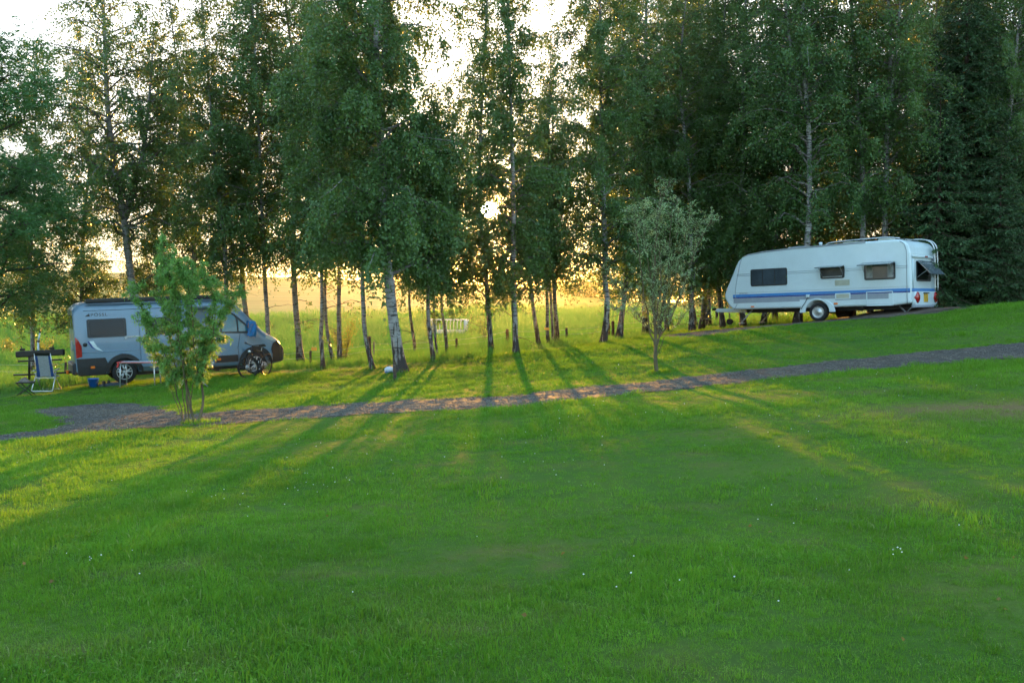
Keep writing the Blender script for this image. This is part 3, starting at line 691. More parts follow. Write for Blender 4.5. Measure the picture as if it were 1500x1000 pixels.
for i, (b0, pts, rp, cpy, hw, nl, opt, lab) in enumerate(ROW):
    r = np.random.default_rng(500 + i); base = cast(*b0); Y = base.y; k = Y / F
    tp = px_path(base, pts, Y, r); forks = None
    if 'fork' in opt: forks = [([(q.x - base.x, .1 * j, q.z - base.z) for j, q in enumerate(at(p[0], p[1], Y) for p in opt['fork'])], rp * k * .62)]
    tm, cm = birch_meshes('birch', tp, rp * k * .88, at(0, cpy + opt.get('low', 16 if b0[0] < 300 or b0[0] > 700 else -10), Y).z - base.z, hw * k * 1.25, int(nl * 2.0), 900 + i, low_twigs=opt.get('low_twigs', 0), forks=forks,
                          droop=opt.get('droop', 1.0), gap=sun_gap(base, opt['gap']) if 'gap' in opt else None, leaf=.087)
    tree_obj('birch_tree', lab, 'birch', base, tm, cm, M_BIRCH, M_LEAF, G_ROW); BASES.append((base.x, base.y, rp * k))

# trees standing deeper: a stock of grown birches, copied and turned
STOCK = []
def grow(seed, H, r0, cz, rad, nl, leaf=.085, lean=.25, fork=False):
    r = np.random.default_rng(seed); lx = r.normal(0, lean, 5).cumsum(); ly = r.normal(0, lean, 5).cumsum()
    tp = [(0, 0, 0)] + [(lx[j], ly[j], H * (j + 1) / 5) for j in range(5)]
    fk = [([(lx[1], ly[1], H * .4), (lx[1] + .6, ly[1] + .2, H * .55), (lx[1] + .9, ly[1] + .4, H * .75), (lx[1] + 1.1, ly[1] + .4, H * .93)], r0 * .5)] if fork else None
    return birch_meshes('birch', tp, r0, cz, rad, nl, seed, leaf=leaf, forks=fk, low_twigs=2)
stock = [grow(61, 16.5, .13, 1.7, 2.8, 52000), grow(62, 18.0, .14, 2.0, 3.1, 54000, fork=True), grow(63, 14.5, .10, 1.4, 2.4, 46000), grow(64, 17.0, .12, 1.8, 2.7, 50000), grow(65, 17.5, .14, 3.4, 2.7, 42000, fork=True), grow(66, 16.5, .12, 3.6, 2.5, 38000)]
GW = 'birches of the dark wood behind the caravan'
LW = 'birch among many in the dark wood rising behind the white caravan'
first = {}
def place(k, x, y, rz, sc, label, group, z=None):
    base = (x, y, gz(x, y) - .03 if z is None else z)
    if k not in first:
        first[k] = tree_obj('birch_tree', label, 'birch', base, stock[k][0], stock[k][1], M_BIRCH, M_LEAF, group, rz, sc)
        return first[k]
    return copy_tree(first[k], label, base, rz, sc, group)
# trunks that can be told apart above the caravan's roof
WOOD = [(4, 1168, 35.2, 2.3, 1.0, 'tall birch with twin white upper stems above the caravan\'s middle'),
        (5, 1247, 36.0, .4, 1.0, 'birch straight above the caravan\'s two small side windows'),
        (4, 1303, 35.2, 4.4, .95, 'mottled white birch left of the dark spruces, above the caravan\'s rear'),
        (3, 1090, 39.5, 1.2, .98, 'birch above the sloping nose of the caravan'),
        (2, 1118, 40, 5.0, 1.1, 'slim birch above the caravan\'s front window'),
        (5, 1476, 35.6, 3.1, .95, 'pale birch trunk right of the dark spruces by the picture\'s right edge')]
for k, px, Y, rz, sc, lab in WOOD:
    q = at(px, 440, Y); place(k, q.x, Y, rz, sc, lab, GW)
rr = np.random.default_rng(12)
for (px, Y) in [(1065, 40.5), (1140, 41), (1205, 40), (1275, 41), (1340, 40), (1400, 42), (1455, 40), (1530, 38), (1030, 44), (1330, 46), (1420, 47), (1500, 45), (1580, 42), (905, 38.5), (965, 40), (1005, 39), (1215, 46)]:
    q = at(px + rr.uniform(-10, 10), 440, Y)
    if px < 1020: place(int(rr.integers(0, 4)), q.x, Y, rr.uniform(0, 6.28), rr.uniform(.9, 1.05), 'birch in the second row, half hidden behind the silvery willow and its birches', 'second row birches behind the willow')
    else: place(int(rr.integers(0, 4)), q.x, Y, rr.uniform(0, 6.28), rr.uniform(.92, 1.1), LW, GW)
LEFTB = [(5, 275, 39.0, .9, .9, 'slim birch in the second row, seen right of the forked birch'), (3, 118, 40.0, 3.3, .82, 'birch in the second row, left of the forked birch behind the van'),
         (5, 316, 36.8, 1.4, .9, 'birch in the second row, above the front half of the camper van'), (5, 372, 38.0, 4.4, 1.02, 'birch in the second row, just left of the slim birch by the van\'s bonnet'),
         (0, 238, 41.0, 2.2, .8, 'birch in the second row, far behind the fork of the pale stemmed birch'), (4, 440, 38.5, 5.1, .98, 'birch in the second row, left of the twiggy slender birches')]
for k, px, Y, rz, sc, lab in LEFTB:
    q = at(px, 440, Y); place(k, q.x, Y, rz, sc, lab, 'second row birches at the meadow\'s edge')

# the ash on the left: feathery leaves of many leaflets
def ash_meshes(seed, H, r0, cz, rad, nfrond):
    r = np.random.default_rng(seed); wd = Wood()
    tp = spline([(0, 0, 0), (.1, .05, H * .3), (-.1, .1, H * .65), (.05, 0, H)], 20); wd.stem(tp, r0 * (1 - np.linspace(0, .93, 20)), 9, 0, .05, r)
    Q = []; DD = []
    for i in range(58):
        z = cz + (H - cz) * (i + r.uniform()) / 58 * .97; t = np.interp(z, tp[:, 2], np.linspace(0, 1, 20)); p0 = polyat(tp, np.array([t]))[0]
        az = i * 2.4; zz = (z - cz) / (H - cz); L = rad * (.35 + .65 * math.sin(math.pi * min(1, .25 + .72 * zz))) * r.uniform(.7, 1.15); el = R(r.uniform(15, 50))
        d = np.array([math.cos(az) * math.cos(el), math.sin(az) * math.cos(el), math.sin(el)]); s = np.linspace(0, 1, 6)[:, None]
        lp = p0 + d * L * s - np.array([0, 0, 1]) * L * .25 * s ** 2 + np.concatenate([[np.zeros(3)], r.normal(0, .04 * L, (5, 3))])
        wd.stem(lp, .05 * (1 - s[:, 0]) + .006, 5, 1.0)
        n = int(nfrond * L / (58 * rad * .75)); q = polyat(lp, r.beta(1.8, .9, n)) + r.normal(0, .26, (n, 3)); Q.append(q)
        DD.append(unit(d * .8 + r.normal(0, .8, (n, 3)) - np.array([0, 0, .25])))
    Q = np.concatenate(Q); DD = np.concatenate(DD); n = len(Q); side = unit(np.cross(DD, np.array([0, 0, 1.0]) + r.normal(0, .35, (n, 3))))
    P = []; D = []; Ls = []; rb = np.clip(r.normal(.45, .3, n), 0, 1); RB = []
    for k in range(9):
        a = (k // 2 + 1) / 5 if k < 8 else 1.0; sg = (1 if k % 2 else -1) if k < 8 else 0
        P.append(Q + DD * .30 * a - np.array([0, 0, 1]) * .09 * a * a); D.append(DD * (.55 if sg else 1) + side * sg * .85 - np.array([0, 0, .25]) + r.normal(0, .12, (n, 3))); Ls.append(r.uniform(.085, .125, n)); RB.append(rb)
    P = np.concatenate(P); D = np.concatenate(D); Ls = np.concatenate(Ls)
    return wd.mesh('trunk'), leaves_mesh('crown', P, D, Ls, Ls * .16, r, np.concatenate(RB), curl=.08)
tm, cm = ash_meshes(31, 10.8, .17, 2.2, 3.3, 9500)
q = at(-22, 440, 30.0); ASH = tree_obj('ash_tree', 'feathery leaved ash filling the picture\'s left edge', 'ash tree', (q.x, 30.0, gz(q.x, 30)), tm, cm, M_BARK, M_ASH)
tm, cm = ash_meshes(32, 8.6, .12, 3.0, 1.7, 1700)
q = at(-75, 440, 27.0); tree_obj('ash_tree', 'smaller ash cut off by the left picture edge, leaves hanging low', 'ash tree', (q.x, 27.0, gz(q.x, 27)), tm, cm, M_BARK, M_ASH)

# spruces on the right
def spruce_meshes(seed, H, r0, rad, nper=12):
    r = np.random.default_rng(seed); wd = Wood(); tp = np.stack([np.zeros(14), np.zeros(14), np.linspace(-.2, H, 14)], -1)
    wd.stem(tp, r0 * (1 - np.linspace(0, .97, 14)), 8, 0, .05, r)
    P = []; D = []; Ls = []; RB = []
    z = .35; w = 0
    while z < H - .25:
        zz = z / H; L0 = rad * (1 - zz) ** .85 * (1 if zz > .08 else .8) + .12
        nb = nper if zz < .8 else 6; off = r.uniform(0, 6.28)
        for j in range(nb):
            az = off + 2 * np.pi * j / nb + r.normal(0, .15); L = L0 * r.uniform(.7, 1.15); d = np.array([math.cos(az), math.sin(az), 0]); up = .25 * (zz - .35)
            s = np.linspace(0, 1, 7)[:, None]; dip = -.42 * s ** 1.2 + .24 * s ** 3 + (up * 2.2) * s
            lp = np.array([0, 0, z]) + d * L * s + np.array([0, 0, 1]) * L * dip
            wd.stem(lp, .022 * (1 - s[:, 0]) * (1.2 - zz) + .004, 4, 1.0)
            sidev = np.array([-d[1], d[0], 0]); nt_ = max(6, int(L * 17))
            t = r.uniform(.12, 1.0, nt_); q = polyat(lp, t); sg = r.choice([-1, 1], nt_); tl = (.14 + .5 * (1 - t) * min(L, 2.0) * .62) * r.uniform(.7, 1.2, nt_)
            td = unit(d * .75 + sidev * sg[:, None] * .9 + np.array([0, 0, -.3]) + r.normal(0, .12, (nt_, 3)))
            for k in range(len(q)):
                nn = max(3, int(tl[k] / .05)); u = (np.arange(nn) + r.uniform(0, 1, nn)) / nn
                pp = q[k] + td[k] * tl[k] * u[:, None] - np.array([0, 0, .35]) * tl[k] * u[:, None] ** 2
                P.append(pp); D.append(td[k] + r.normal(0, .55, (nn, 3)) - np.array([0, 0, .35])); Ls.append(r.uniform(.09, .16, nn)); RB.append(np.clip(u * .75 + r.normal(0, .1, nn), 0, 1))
            nn = int(L * 9); u = r.uniform(.3, 1, nn); P.append(polyat(lp, u)); D.append(d + r.normal(0, .5, (nn, 3))); Ls.append(r.uniform(.06, .1, nn)); RB.append(np.full(nn, .5))
        z += r.uniform(.26, .40) * (1.15 - .35 * zz); w += 1
    nn = 40; u = r.uniform(0, 1, nn); P.append(np.stack([np.zeros(nn), np.zeros(nn), H - .3 + .55 * u], -1)); D.append(r.normal(0, .5, (nn, 3)) + np.array([0, 0, 1])); Ls.append(r.uniform(.06, .1, nn)); RB.append(np.full(nn, .8))
    P = np.concatenate(P); D = np.concatenate(D); Ls = np.concatenate(Ls); RB = np.concatenate(RB)
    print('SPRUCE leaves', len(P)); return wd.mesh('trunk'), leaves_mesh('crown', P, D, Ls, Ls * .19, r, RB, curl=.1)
sa = spruce_meshes(41, 13.0, .2, 3.4); sb = spruce_meshes(42, 8.0, .13, 2.3, 9)
GS = 'spruces at the wood\'s edge behind the caravan'
def spruce(src, px, Y, lab, rz, sc):
    q = at(px, 440, Y); base = (q.x, Y, gz(q.x, Y))
    if isinstance(src, tuple): return tree_obj('spruce_tree', lab, 'spruce', base, src[0], src[1], M_SPRUCEBARK, M_SPRUCE, GS, rz, sc)
    return copy_tree(src, lab, base, rz, sc, GS)
s1 = spruce(sa, 1408, 36.0, 'tallest dark spruce, its skirts reaching the caravan\'s rear', 0, 1.0)
s2 = spruce(sb, 1372, 34.6, 'smaller pointed spruce standing before the tallest one', 1, .98)
spruce(s2, 1462, 34.4, 'broad young spruce at the right edge, low boughs on the lawn', 2.2, .72)
spruce(s1, 1530, 38.5, 'dark spruce cut off by the right picture edge', 3.0, 1.05)
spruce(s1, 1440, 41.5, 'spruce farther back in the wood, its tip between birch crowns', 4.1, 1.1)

# two young willows on the lawn
def shrub_tree(seed, stems, nleaf, leaf, width, spread, hang, r_stem, curl, tw=60, upright=.9, lowcut=.2):
    r = np.random.default_rng(seed); wd = Wood(); TP = []; TD = []; TL = []
    for pts, rs in stems:
        sp = spline(pts, 14); sp[1:] += r.normal(0, .012, (13, 3)); wd.stem(sp, rs * np.linspace(1, .15, 14), 7, 0, .05, r)
        top = sp[-1, 2]
        n = int(tw * np.linalg.norm(sp[-1] - sp[0]) / 3)
        for i in range(n):
            t = r.beta(1.6, 1.0); p0 = polyat(sp, np.array([t]))[0]
            if p0[2] < lowcut: continue
            az = r.uniform(0, 6.28); el = R(r.uniform(15, 70)) * upright; L = spread * r.uniform(.4, 1.1) * (1.15 - .55 * t)
            d = np.array([math.cos(az) * math.cos(el), math.sin(az) * math.cos(el), math.sin(el)]); s = np.linspace(0, 1, 6)[:, None]
            lp = p0 + d * L * s - np.array([0, 0, 1]) * L * hang * s ** 2 + np.concatenate([[np.zeros(3)], r.normal(0, .025, (5, 3))])
            wd.stem(lp, .007 * (1 - s[:, 0]) + .0018, 4, .6); TP.append(lp); TL.append(L)
        TP.append(sp[6:12]); TL.append(.6)
    TL = np.array(TL); si = r.choice(len(TP), nleaf, p=TL / TL.sum()); u = r.beta(1.2, .9, nleaf); TPa = np.stack(TP)
    x = u * 5; i = np.minimum(x.astype(int), 4); f = (x - i)[:, None]; P = TPa[si, i] * (1 - f) + TPa[si, i + 1] * f
    d = unit(TPa[si, i + 1] - TPa[si, i]); D = unit(d * .6 + r.normal(0, .6, (nleaf, 3)) - np.array([0, 0, hang * .9])); Ls = leaf * r.uniform(.6, 1.3, nleaf)
    rb = np.clip(np.array([r.normal(.5, .25) for _ in TP])[si], 0, 1); P = P + r.normal(0, .02, P.shape)
    return wd.mesh('trunk'), leaves_mesh('crown', P, D, Ls, Ls * width, r, rb, curl=curl)
bw = cast(284, 621); kk = bw.y / F
def stem_px(pts, yoff): 
    out = []
    for j, (px, py) in enumerate(pts):
        q = at(px, py, bw.y); out.append((q.x - bw.x, yoff * j / len(pts), q.z - bw.z))
    return out
st = [(stem_px([(289, 624), (296, 590), (293, 550), (300, 500), (306, 450)], .3), .030), (stem_px([(287, 624), (280, 590), (270, 545), (262, 480), (240, 400), (238, 345)], .1), .024),
      (stem_px([(284, 624), (276, 580), (268, 520), (258, 430), (246, 372)], -.3), .018), (stem_px([(272, 623), (266, 580), (255, 540), (236, 470), (222, 400)], .35), .012), (stem_px([(270, 623), (262, 575), (246, 520), (218, 470), (206, 420)], -.25), .012),
      (stem_px([(278, 623), (272, 560), (276, 500), (270, 420), (262, 380)], .5), .014), (stem_px([(294, 560), (312, 500), (318, 440), (300, 390)], -.3), .013), (stem_px([(290, 560), (288, 500), (282, 420), (270, 385)], -.5), .015),
      (stem_px([(268, 623), (258, 590), (238, 545), (205, 500)], .2), .009), (stem_px([(276, 623), (282, 560), (322, 470), (345, 420)], .2), .010)]
tm, cm = shrub_tree(71, st, 31000, .072, .105, .38, .55, .02, .5, tw=52, lowcut=.75)
tree_obj('willow_tree', 'young bright green willow standing in front of the camper van', 'willow', bw, tm, cm, M_WILLOWBARK, M_WILLOW); BASES.append((bw.x, bw.y, .25))
bw = cast(962, 546)
st = [(stem_px([(962, 550), (960, 500), (958, 440), (960, 350), (968, 280)], 0), .05), (stem_px([(963, 505), (970, 470), (978, 400), (985, 330), (990, 290)], .4), .022), (stem_px([(960, 512), (948, 470), (938, 400), (930, 330), (922, 310)], -.3), .020),
      (stem_px([(962, 500), (985, 460), (1005, 400), (1030, 340), (1040, 325)], -.3), .018), (stem_px([(959, 490), (930, 455), (905, 420), (885, 390)], .4), .014), (stem_px([(960, 470), (952, 400), (945, 330), (950, 300)], .5), .016),
      (stem_px([(961, 470), (967, 400), (960, 330), (975, 270)], -.4), .018), (stem_px([(962, 490), (982, 430), (1000, 360), (1008, 305)], -.2), .016), (stem_px([(962, 490), (975, 430), (990, 360), (996, 292)], .2), .014), (stem_px([(963, 520), (975, 495), (1000, 470), (1020, 445)], .5), .010), (stem_px([(960, 490), (922, 460), (892, 452)], -.4), .009), (stem_px([(962, 480), (1000, 430), (1020, 360), (1022, 320)], .3), .014)]
tm, cm = shrub_tree(72, st, 8500, .062, .12, .55, .10, .02, .25, tw=46, upright=1.1, lowcut=.9)
tree_obj('willow_tree', 'young silvery leaved willow standing alone on the lawn', 'willow', bw, tm, cm, M_WILLOWBARK, M_SILVER); BASES.append((bw.x, bw.y, .25))

# bushes
def bush(px, py, wpx, hpx, lab, seed, n=1500, mat=None, leaf=.06):
    b_ = cast(px, py); k = b_.y / F; r = np.random.default_rng(seed); wd = Wood(); P = []; D = []
    for i in range(14):
        az = r.uniform(0, 6.28); rad = wpx * k / 2 * r.uniform(.2, 1); h = hpx * k * r.uniform(.5, 1.05); s = np.linspace(0, 1, 6)[:, None]
        lp = np.array([math.cos(az) * .08, math.sin(az) * .08, -.05]) + np.array([math.cos(az) * rad, math.sin(az) * rad, h]) * s ** np.array([1.3, 1.3, .8]) + np.concatenate([[np.zeros(3)], r.normal(0, .03, (5, 3))])
        wd.stem(lp, .009 * (1 - s[:, 0]) + .002, 4, 1); m_ = n // 14; u = r.beta(1.8, 1, m_); P.append(polyat(lp, u) + r.normal(0, .1 * min(1, wpx * k), (m_, 3))); D.append(r.normal(0, .6, (m_, 3)) + np.array([0, 0, -.1]))
    P = np.concatenate(P); D = np.concatenate(D); keep = P[:, 2] > .02; P, D = P[keep], D[keep]; Ls = leaf * r.uniform(.6, 1.3, len(P))
    e = empty('bush', lab, 'bush', b_); link_mesh('branches', wd.mesh('branches'), M_BARK, e); link_mesh('foliage', leaves_mesh('foliage', P, D, Ls, Ls * .36, r), mat or M_BUSH, e); return e
bush(504, 530, 44, 66, 'leafy bush glowing yellow green between slim birches', 81, 1600)
bush(14, 519, 30, 26, 'dry looking low shrub in the meadow behind the bike carrier', 82, 900)
bush(66, 520, 26, 28, 'low shrub in the meadow right of the slim birch', 83, 900)
bush(712, 504, 34, 44, 'sunlit wispy weed clump behind the birch below the sun', 84, 500, leaf=.04)
bush(630, 500, 30, 52, 'small glowing bush by the hay rack\'s left end', 85, 500)
for px, Y, wd_, ht, lab in [(900, 170, 16, 5, 'long low hedge on the far meadow horizon, right of the sun'), (1080, 120, 14, 6.5, 'dark bushy tree on the meadow horizon behind the caravan\'s nose'), (838, 210, 10, 3, 'small far bush on the horizon left of the crooked birch')]:
    q = at(px, 440, Y); r = np.random.default_rng(int(px)); n = 3500
    P = np.stack([r.normal(0, wd_ / 3.2, n), r.normal(0, 2, n), np.abs(r.normal(0, .45, n)) * ht * (1 + .4 * np.sin(np.arange(n)))], -1); Ls = .5 * r.uniform(.6, 1.3, n)
    e = empty('far_hedge', lab, 'hedge', (q.x, Y, gz(q.x, Y)))
    link_mesh('foliage', leaves_mesh('foliage', P, r.normal(0, 1, (n, 3)), Ls, Ls * .4, r), M_LEAF, e)
# ------------------------------------------------------------------ materials of the man-made things
M_VAN = pmat('grey_blue_paint', (.135, .215, .30), .32, .15, .5, .06, 1.5, coat=.4)
M_VAN2 = pmat('door_gap_black', (.012, .012, .014), .7)
M_CLAD = pmat('black_plastic', (.010, .011, .013), .55, var=.3)
M_BLACK = pmat('black_metal', (.012, .012, .013), .4, .2)
M_RUBBER = pmat('tyre_rubber', (.017, .017, .018), .85, var=.35, scale=12, bump=.4)
M_GLASS = pmat('dark_window', (.010, .012, .016), .15, 0, .3, .15, 2)
M_TEAL = pmat('teal_blind_window', (.03, .15, .19), .15, 0, .8, .2, 3)
M_FRAME = pmat('window_frame', (.02, .022, .025), .5)
M_ALU = pmat('brushed_aluminium', (.55, .57, .58), .38, .7, .5, .12, 8)
M_STEEL = pmat('galvanised_steel', (.42, .45, .47), .5, .5, .5, .25, 10)
M_WHITE = pmat('white_paint', (.54, .63, .67), .4, 0, .5, .06, 1.3, coat=.2)
M_ROOF = pmat('weathered_roof', (.28, .31, .34), .6, var=.3, scale=3)
M_CREAM = pmat('yellowed_plastic', (.42, .42, .34), .5)
M_RED = pmat('red_lamp_lens', (.34, .008, .010), .15, 0, .7, .2, 9)
M_CLEAR = pmat('clear_lamp_lens', (.55, .57, .58), .12, .2, .8)
M_ORANGE = pmat('orange_reflector', (.75, .16, .01), .3)
M_YELLOW = pmat('yellow_plate', (.62, .36, .02), .5, var=.4, scale=20)
M_LB = pmat('light_blue_stripe', (.045, .20, .50), .4, var=.05); M_DB = pmat('dark_blue_stripe', (.008, .025, .20), .4, var=.05); M_GB = pmat('grey_stripe', (.26, .29, .34), .45, var=.08)
M_BLUE = pmat('blue_plastic', (.01, .13, .55), .4)
M_TOWEL = pmat('blue_towel', (.005, .16, .42), .95, var=.3, scale=12, bump=.6)
M_WEB = pmat('grey_webbing', (.26, .28, .30), .8, var=.15, scale=20, bump=.3); M_WEBB = pmat('blue_webbing', (.01, .05, .18), .8)
M_CLOTH = pmat('grey_brown_cloth', (.17, .14, .12), .95, var=.4, scale=14, bump=.5)
M_REDP = pmat('red_plastic', (.5, .02, .02), .4)
M_WOOD = pmat('weathered_post_wood', (.085, .060, .048), .9, var=.5, scale=12, bump=.8)
M_RUST = pmat('red_brown_post_wood', (.16, .065, .03), .9, var=.5, scale=12, bump=.8)
M_PALEW = pmat('pale_post_wood', (.30, .26, .21), .9, var=.3, scale=12, bump=.5)
M_PETAL = pmat('white_petal', (.75, .75, .70), .7)
M_BAG = pmat('pale_blue_white_bag', (.55, .62, .70), .5)
M_FLOOR = pmat('dim_interior', (.04, .035, .03), .8)

def wheel(parent, x, y, z, r_, w, side, rim='alloy', steer=0.0):
    e = bpy.data.objects.new('wheel', None); C.objects.link(e); e.parent = parent; e.location = (x, y, z); e.rotation_euler = (0, 0, steer)
    b = MB(); s = side; ri = r_ * .66
    prof = [(ri, -w / 2), (r_ * .90, -w / 2), (r_ * .975, -w * .40), (r_, -w * .30), (r_, w * .30), (r_ * .975, w * .40), (r_ * .90, w / 2), (ri, w / 2), (ri, -w / 2)]
    b.lathe(prof, axis='Y', n=36, cap=False); b.build('tyre', M_RUBBER, e)
    b = MB(); b.lathe([(0, s * w * .12), (ri * .98, s * w * .12)], axis='Y', n=24, cap=False)
    link_mesh('brake_disc', b.mesh('brake_disc'), M_CLAD, e)
    b = MB(); yo = s * w * .44
    b.lathe([(ri * 1.0, yo - s * .05), (ri * 1.02, yo), (ri * .93, yo + s * .006), (ri * .90, yo - s * .03)], axis='Y', n=36, cap=False)
    if rim == 'alloy':
        for k in range(5):
            for d in (-.16, .16):
                a0 = 2 * math.pi * k / 5 + .3; a1 = a0 + d * 1.35
                p0 = (math.cos(a0 + d * .5) * ri * .2, yo - s * .005, math.sin(a0 + d * .5) * ri * .2); p1 = (math.cos(a1) * ri * .96, yo - s * .004, math.sin(a1) * ri * .96)
                b.tube([p0, p1], [.026, .02], 6)
        b.lathe([(0, yo + s * .012), (ri * .24, yo + s * .008), (ri * .26, yo - s * .02)], axis='Y', n=16, cap=False)
    else:
        b.lathe([(ri * .9, yo - s * .03), (ri * .74, yo - s * .045), (ri * .55, yo - s * .015), (ri * .33, yo - s * .02), (ri * .3, yo + s * .005), (0, yo + s * .01)], axis='Y', n=28, cap=False)
        for k in range(14):
            a = 2 * math.pi * k / 14; b.box((math.cos(a) * ri * .72, yo - s * .03, math.sin(a) * ri * .72), (ri * .22, .02, .03), (0, -a, 0))
    b.build('rim', M_ALU, e)
    if rim != 'alloy':
        b = MB(); b.lathe([(0, yo + s * .016), (ri * .16, yo + s * .013), (ri * .18, yo - s * .01)], axis='Y', n=12, cap=False); b.build('hub_cap', M_CREAM, e)
    return e

# ------------------------------------------------------------------ camper van, nose along local +x, its right side (local -y) towards the lawn
VL0, VL1 = -3.38, 2.98
def v_top(x): return float(np.interp(x, [-3.38, -3.30, -3.15, -2.9, .95, 1.25, 1.55, 2.30, 2.45, 2.78, 2.93, 2.98], [2.36, 2.46, 2.50, 2.52, 2.52, 2.45, 2.26, 1.42, 1.32, 1.12, .95, .80]))
def v_bot(x): return float(np.interp(x, [-3.38, -3.2, 2.6, 2.98], [.40, .32, .30, .36]))
def v_hw(x, z):
    w = 1.02 - .125 * max(0, (z - 1.25) / 1.25) ** 1.5 - .03 * max(0, (.55 - z) / .3)
    w *= float(np.interp(x, [-3.38, -3.28, -3.0, 1.9, 2.5, 2.85, 2.98], [.955, .985, 1, 1, .955, .85, .74])); return w
def van_body():
    xs = [-3.38, -3.34, -3.26, -3.12, -2.9] + list(np.arange(-2.7, .9, .2)) + [.95, 1.1, 1.25, 1.4, 1.55, 1.75, 1.95, 2.15, 2.3, 2.45, 2.62, 2.78, 2.88, 2.94, 2.98]
    rings = []
    for x in xs:
        zt, zb = v_top(x), v_bot(x); rc = min(.24, (zt - zb) * .25); half = []
        half.append((v_hw(x, zb) * .9, zb))
        for k in range(10):
            z = zb + .05 + (zt - rc - zb - .05) * k / 9; half.append((v_hw(x, z), z))
        w1 = v_hw(x, zt - rc)
        for k in range(1, 5):
            a = R(90 * k / 5); half.append((w1 - rc * (1 - math.cos(a)), zt - rc + rc * math.sin(a)))
        half.append((w1 - rc, zt)); half.append(((w1 - rc) * .5, zt + .025)); half.append((0, zt + .035))
        ring = [(x, -y, z) for y, z in half] + [(x, y, z) for y, z in half[-2::-1]]
        rings.append(ring)
    b = MB(); n = len(rings[0]); V = [p for r_ in rings for p in r_]; Q = []
    for i in range(len(rings) - 1):
        for j in range(n):
            Q.append((i * n + j, i * n + (j + 1) % n, (i + 1) * n + (j + 1) % n, (i + 1) * n + j))
    Q.append(tuple(range(n))); Q.append(tuple((len(rings) - 1) * n + j for j in range(n))[::-1])
    b.add(V, Q, True); return b.mesh('body')
def carve(me, mat, cuts, name):
    """cut shapes out of a body"""
    tmp = bpy.data.objects.new('tmp', me); C.objects.link(tmp); cutters = []
    for cm_ in cuts:
        co = bpy.data.objects.new('cut', cm_); C.objects.link(co); cutters.append(co)
        md = tmp.modifiers.new('cut', 'BOOLEAN'); md.operation = 'DIFFERENCE'; md.object = co; md.solver = 'EXACT'
    dg = bpy.context.evaluated_depsgraph_get(); dg.update()
    out = bpy.data.meshes.new_from_object(tmp.evaluated_get(dg)); out.name = name
    for o in [tmp] + cutters: bpy.data.objects.remove(o)
    return out
def panel(hw, outline, side, off, thick=.02):
    """flat-cut piece laid on a curved vehicle side: outline in (x, z)"""
    bm = bmesh.new(); vs_ = [bm.verts.new((x, 0, z)) for x, z in outline]; bm.faces.new(vs_)
    zs = [z for _, z in outline]; xs = [x for x, _ in outline]
    for z in np.arange(min(zs) + .12, max(zs) - .02, .14):
        bmesh.ops.bisect_plane(bm, geom=bm.verts[:] + bm.edges[:] + bm.faces[:], plane_co=(0, 0, z), plane_no=(0, 0, 1))
    for x in np.arange(min(xs) + .3, max(xs) - .02, .3):
        bmesh.ops.bisect_plane(bm, geom=bm.verts[:] + bm.edges[:] + bm.faces[:], plane_co=(x, 0, 0), plane_no=(1, 0, 0))
    ed = [e for e in bm.edges if len(e.link_faces) == 1]
    ret = bmesh.ops.extrude_edge_only(bm, edges=ed); ex = set(v for v in ret['geom'] if isinstance(v, bmesh.types.BMVert))
    for v in bm.verts: v.co.y = side * (hw(v.co.x, v.co.z) + off - (thick if v in ex else 0))
    bmesh.ops.recalc_face_normals(bm, faces=bm.faces)
    c = bm.faces[:]; 
    me = bpy.data.meshes.new('panel'); bm.to_mesh(me); bm.free(); return me
vr = cast(183, 563.5)
VROT = R(28)
van = empty('camper_van', 'grey blue panel camper van with black lower cladding, parked behind the green willow', 'camper van')
vfx = (math.cos(VROT), math.sin(VROT))
# place so that the right rear wheel (local -2.02, -0.9) stands at the point found in the picture
vx = vr.x - (-2.02 * vfx[0] + .92 * vfx[1]); vy = vr.y - (-2.02 * vfx[1] - .92 * vfx[0])
def vworld(x, y): return (vx + x * vfx[0] - y * vfx[1], vy + x * vfx[1] + y * vfx[0])
zr_ = gz(*vworld(-2.02, -.9)); zf_ = gz(*vworld(2.02, -.9)); zl_ = gz(*vworld(0, .9))
van_pitch = -math.atan2(zf_ - zr_, 4.04) * .8
van.location = (vx, vy, (zr_ + zf_) / 2 + .03); van.rotation_euler = (0, van_pitch, VROT)
WR = .355
cuts = [MB().lathe([(.43, -1.3), (.43, -.66)], (x, 0, WR + .02), 'Y', 28).mesh('c') for x in (-2.02, 2.02)] + [MB().lathe([(.43, .66), (.43, 1.3)], (x, 0, WR + .02), 'Y', 28).mesh('c') for x in (-2.02, 2.02)]
cuts.append(MB().box((.31, -1.0, 1.33), (.78, .9, 1.78)).mesh('c'))      # the open sliding door
link_mesh('body', carve(van_body(), M_VAN, cuts, 'body'), M_VAN, van)
for p in bpy.data.meshes['body'].polygons: p.use_smooth = True
try:
    bpy.data.meshes['body'].set_sharp_from_angle(angle=R(35))
except Exception: pass
for x in (-2.02, 2.02):
    for s in (-1, 1): wheel(van, x, s * .90, WR, WR, .24, s)
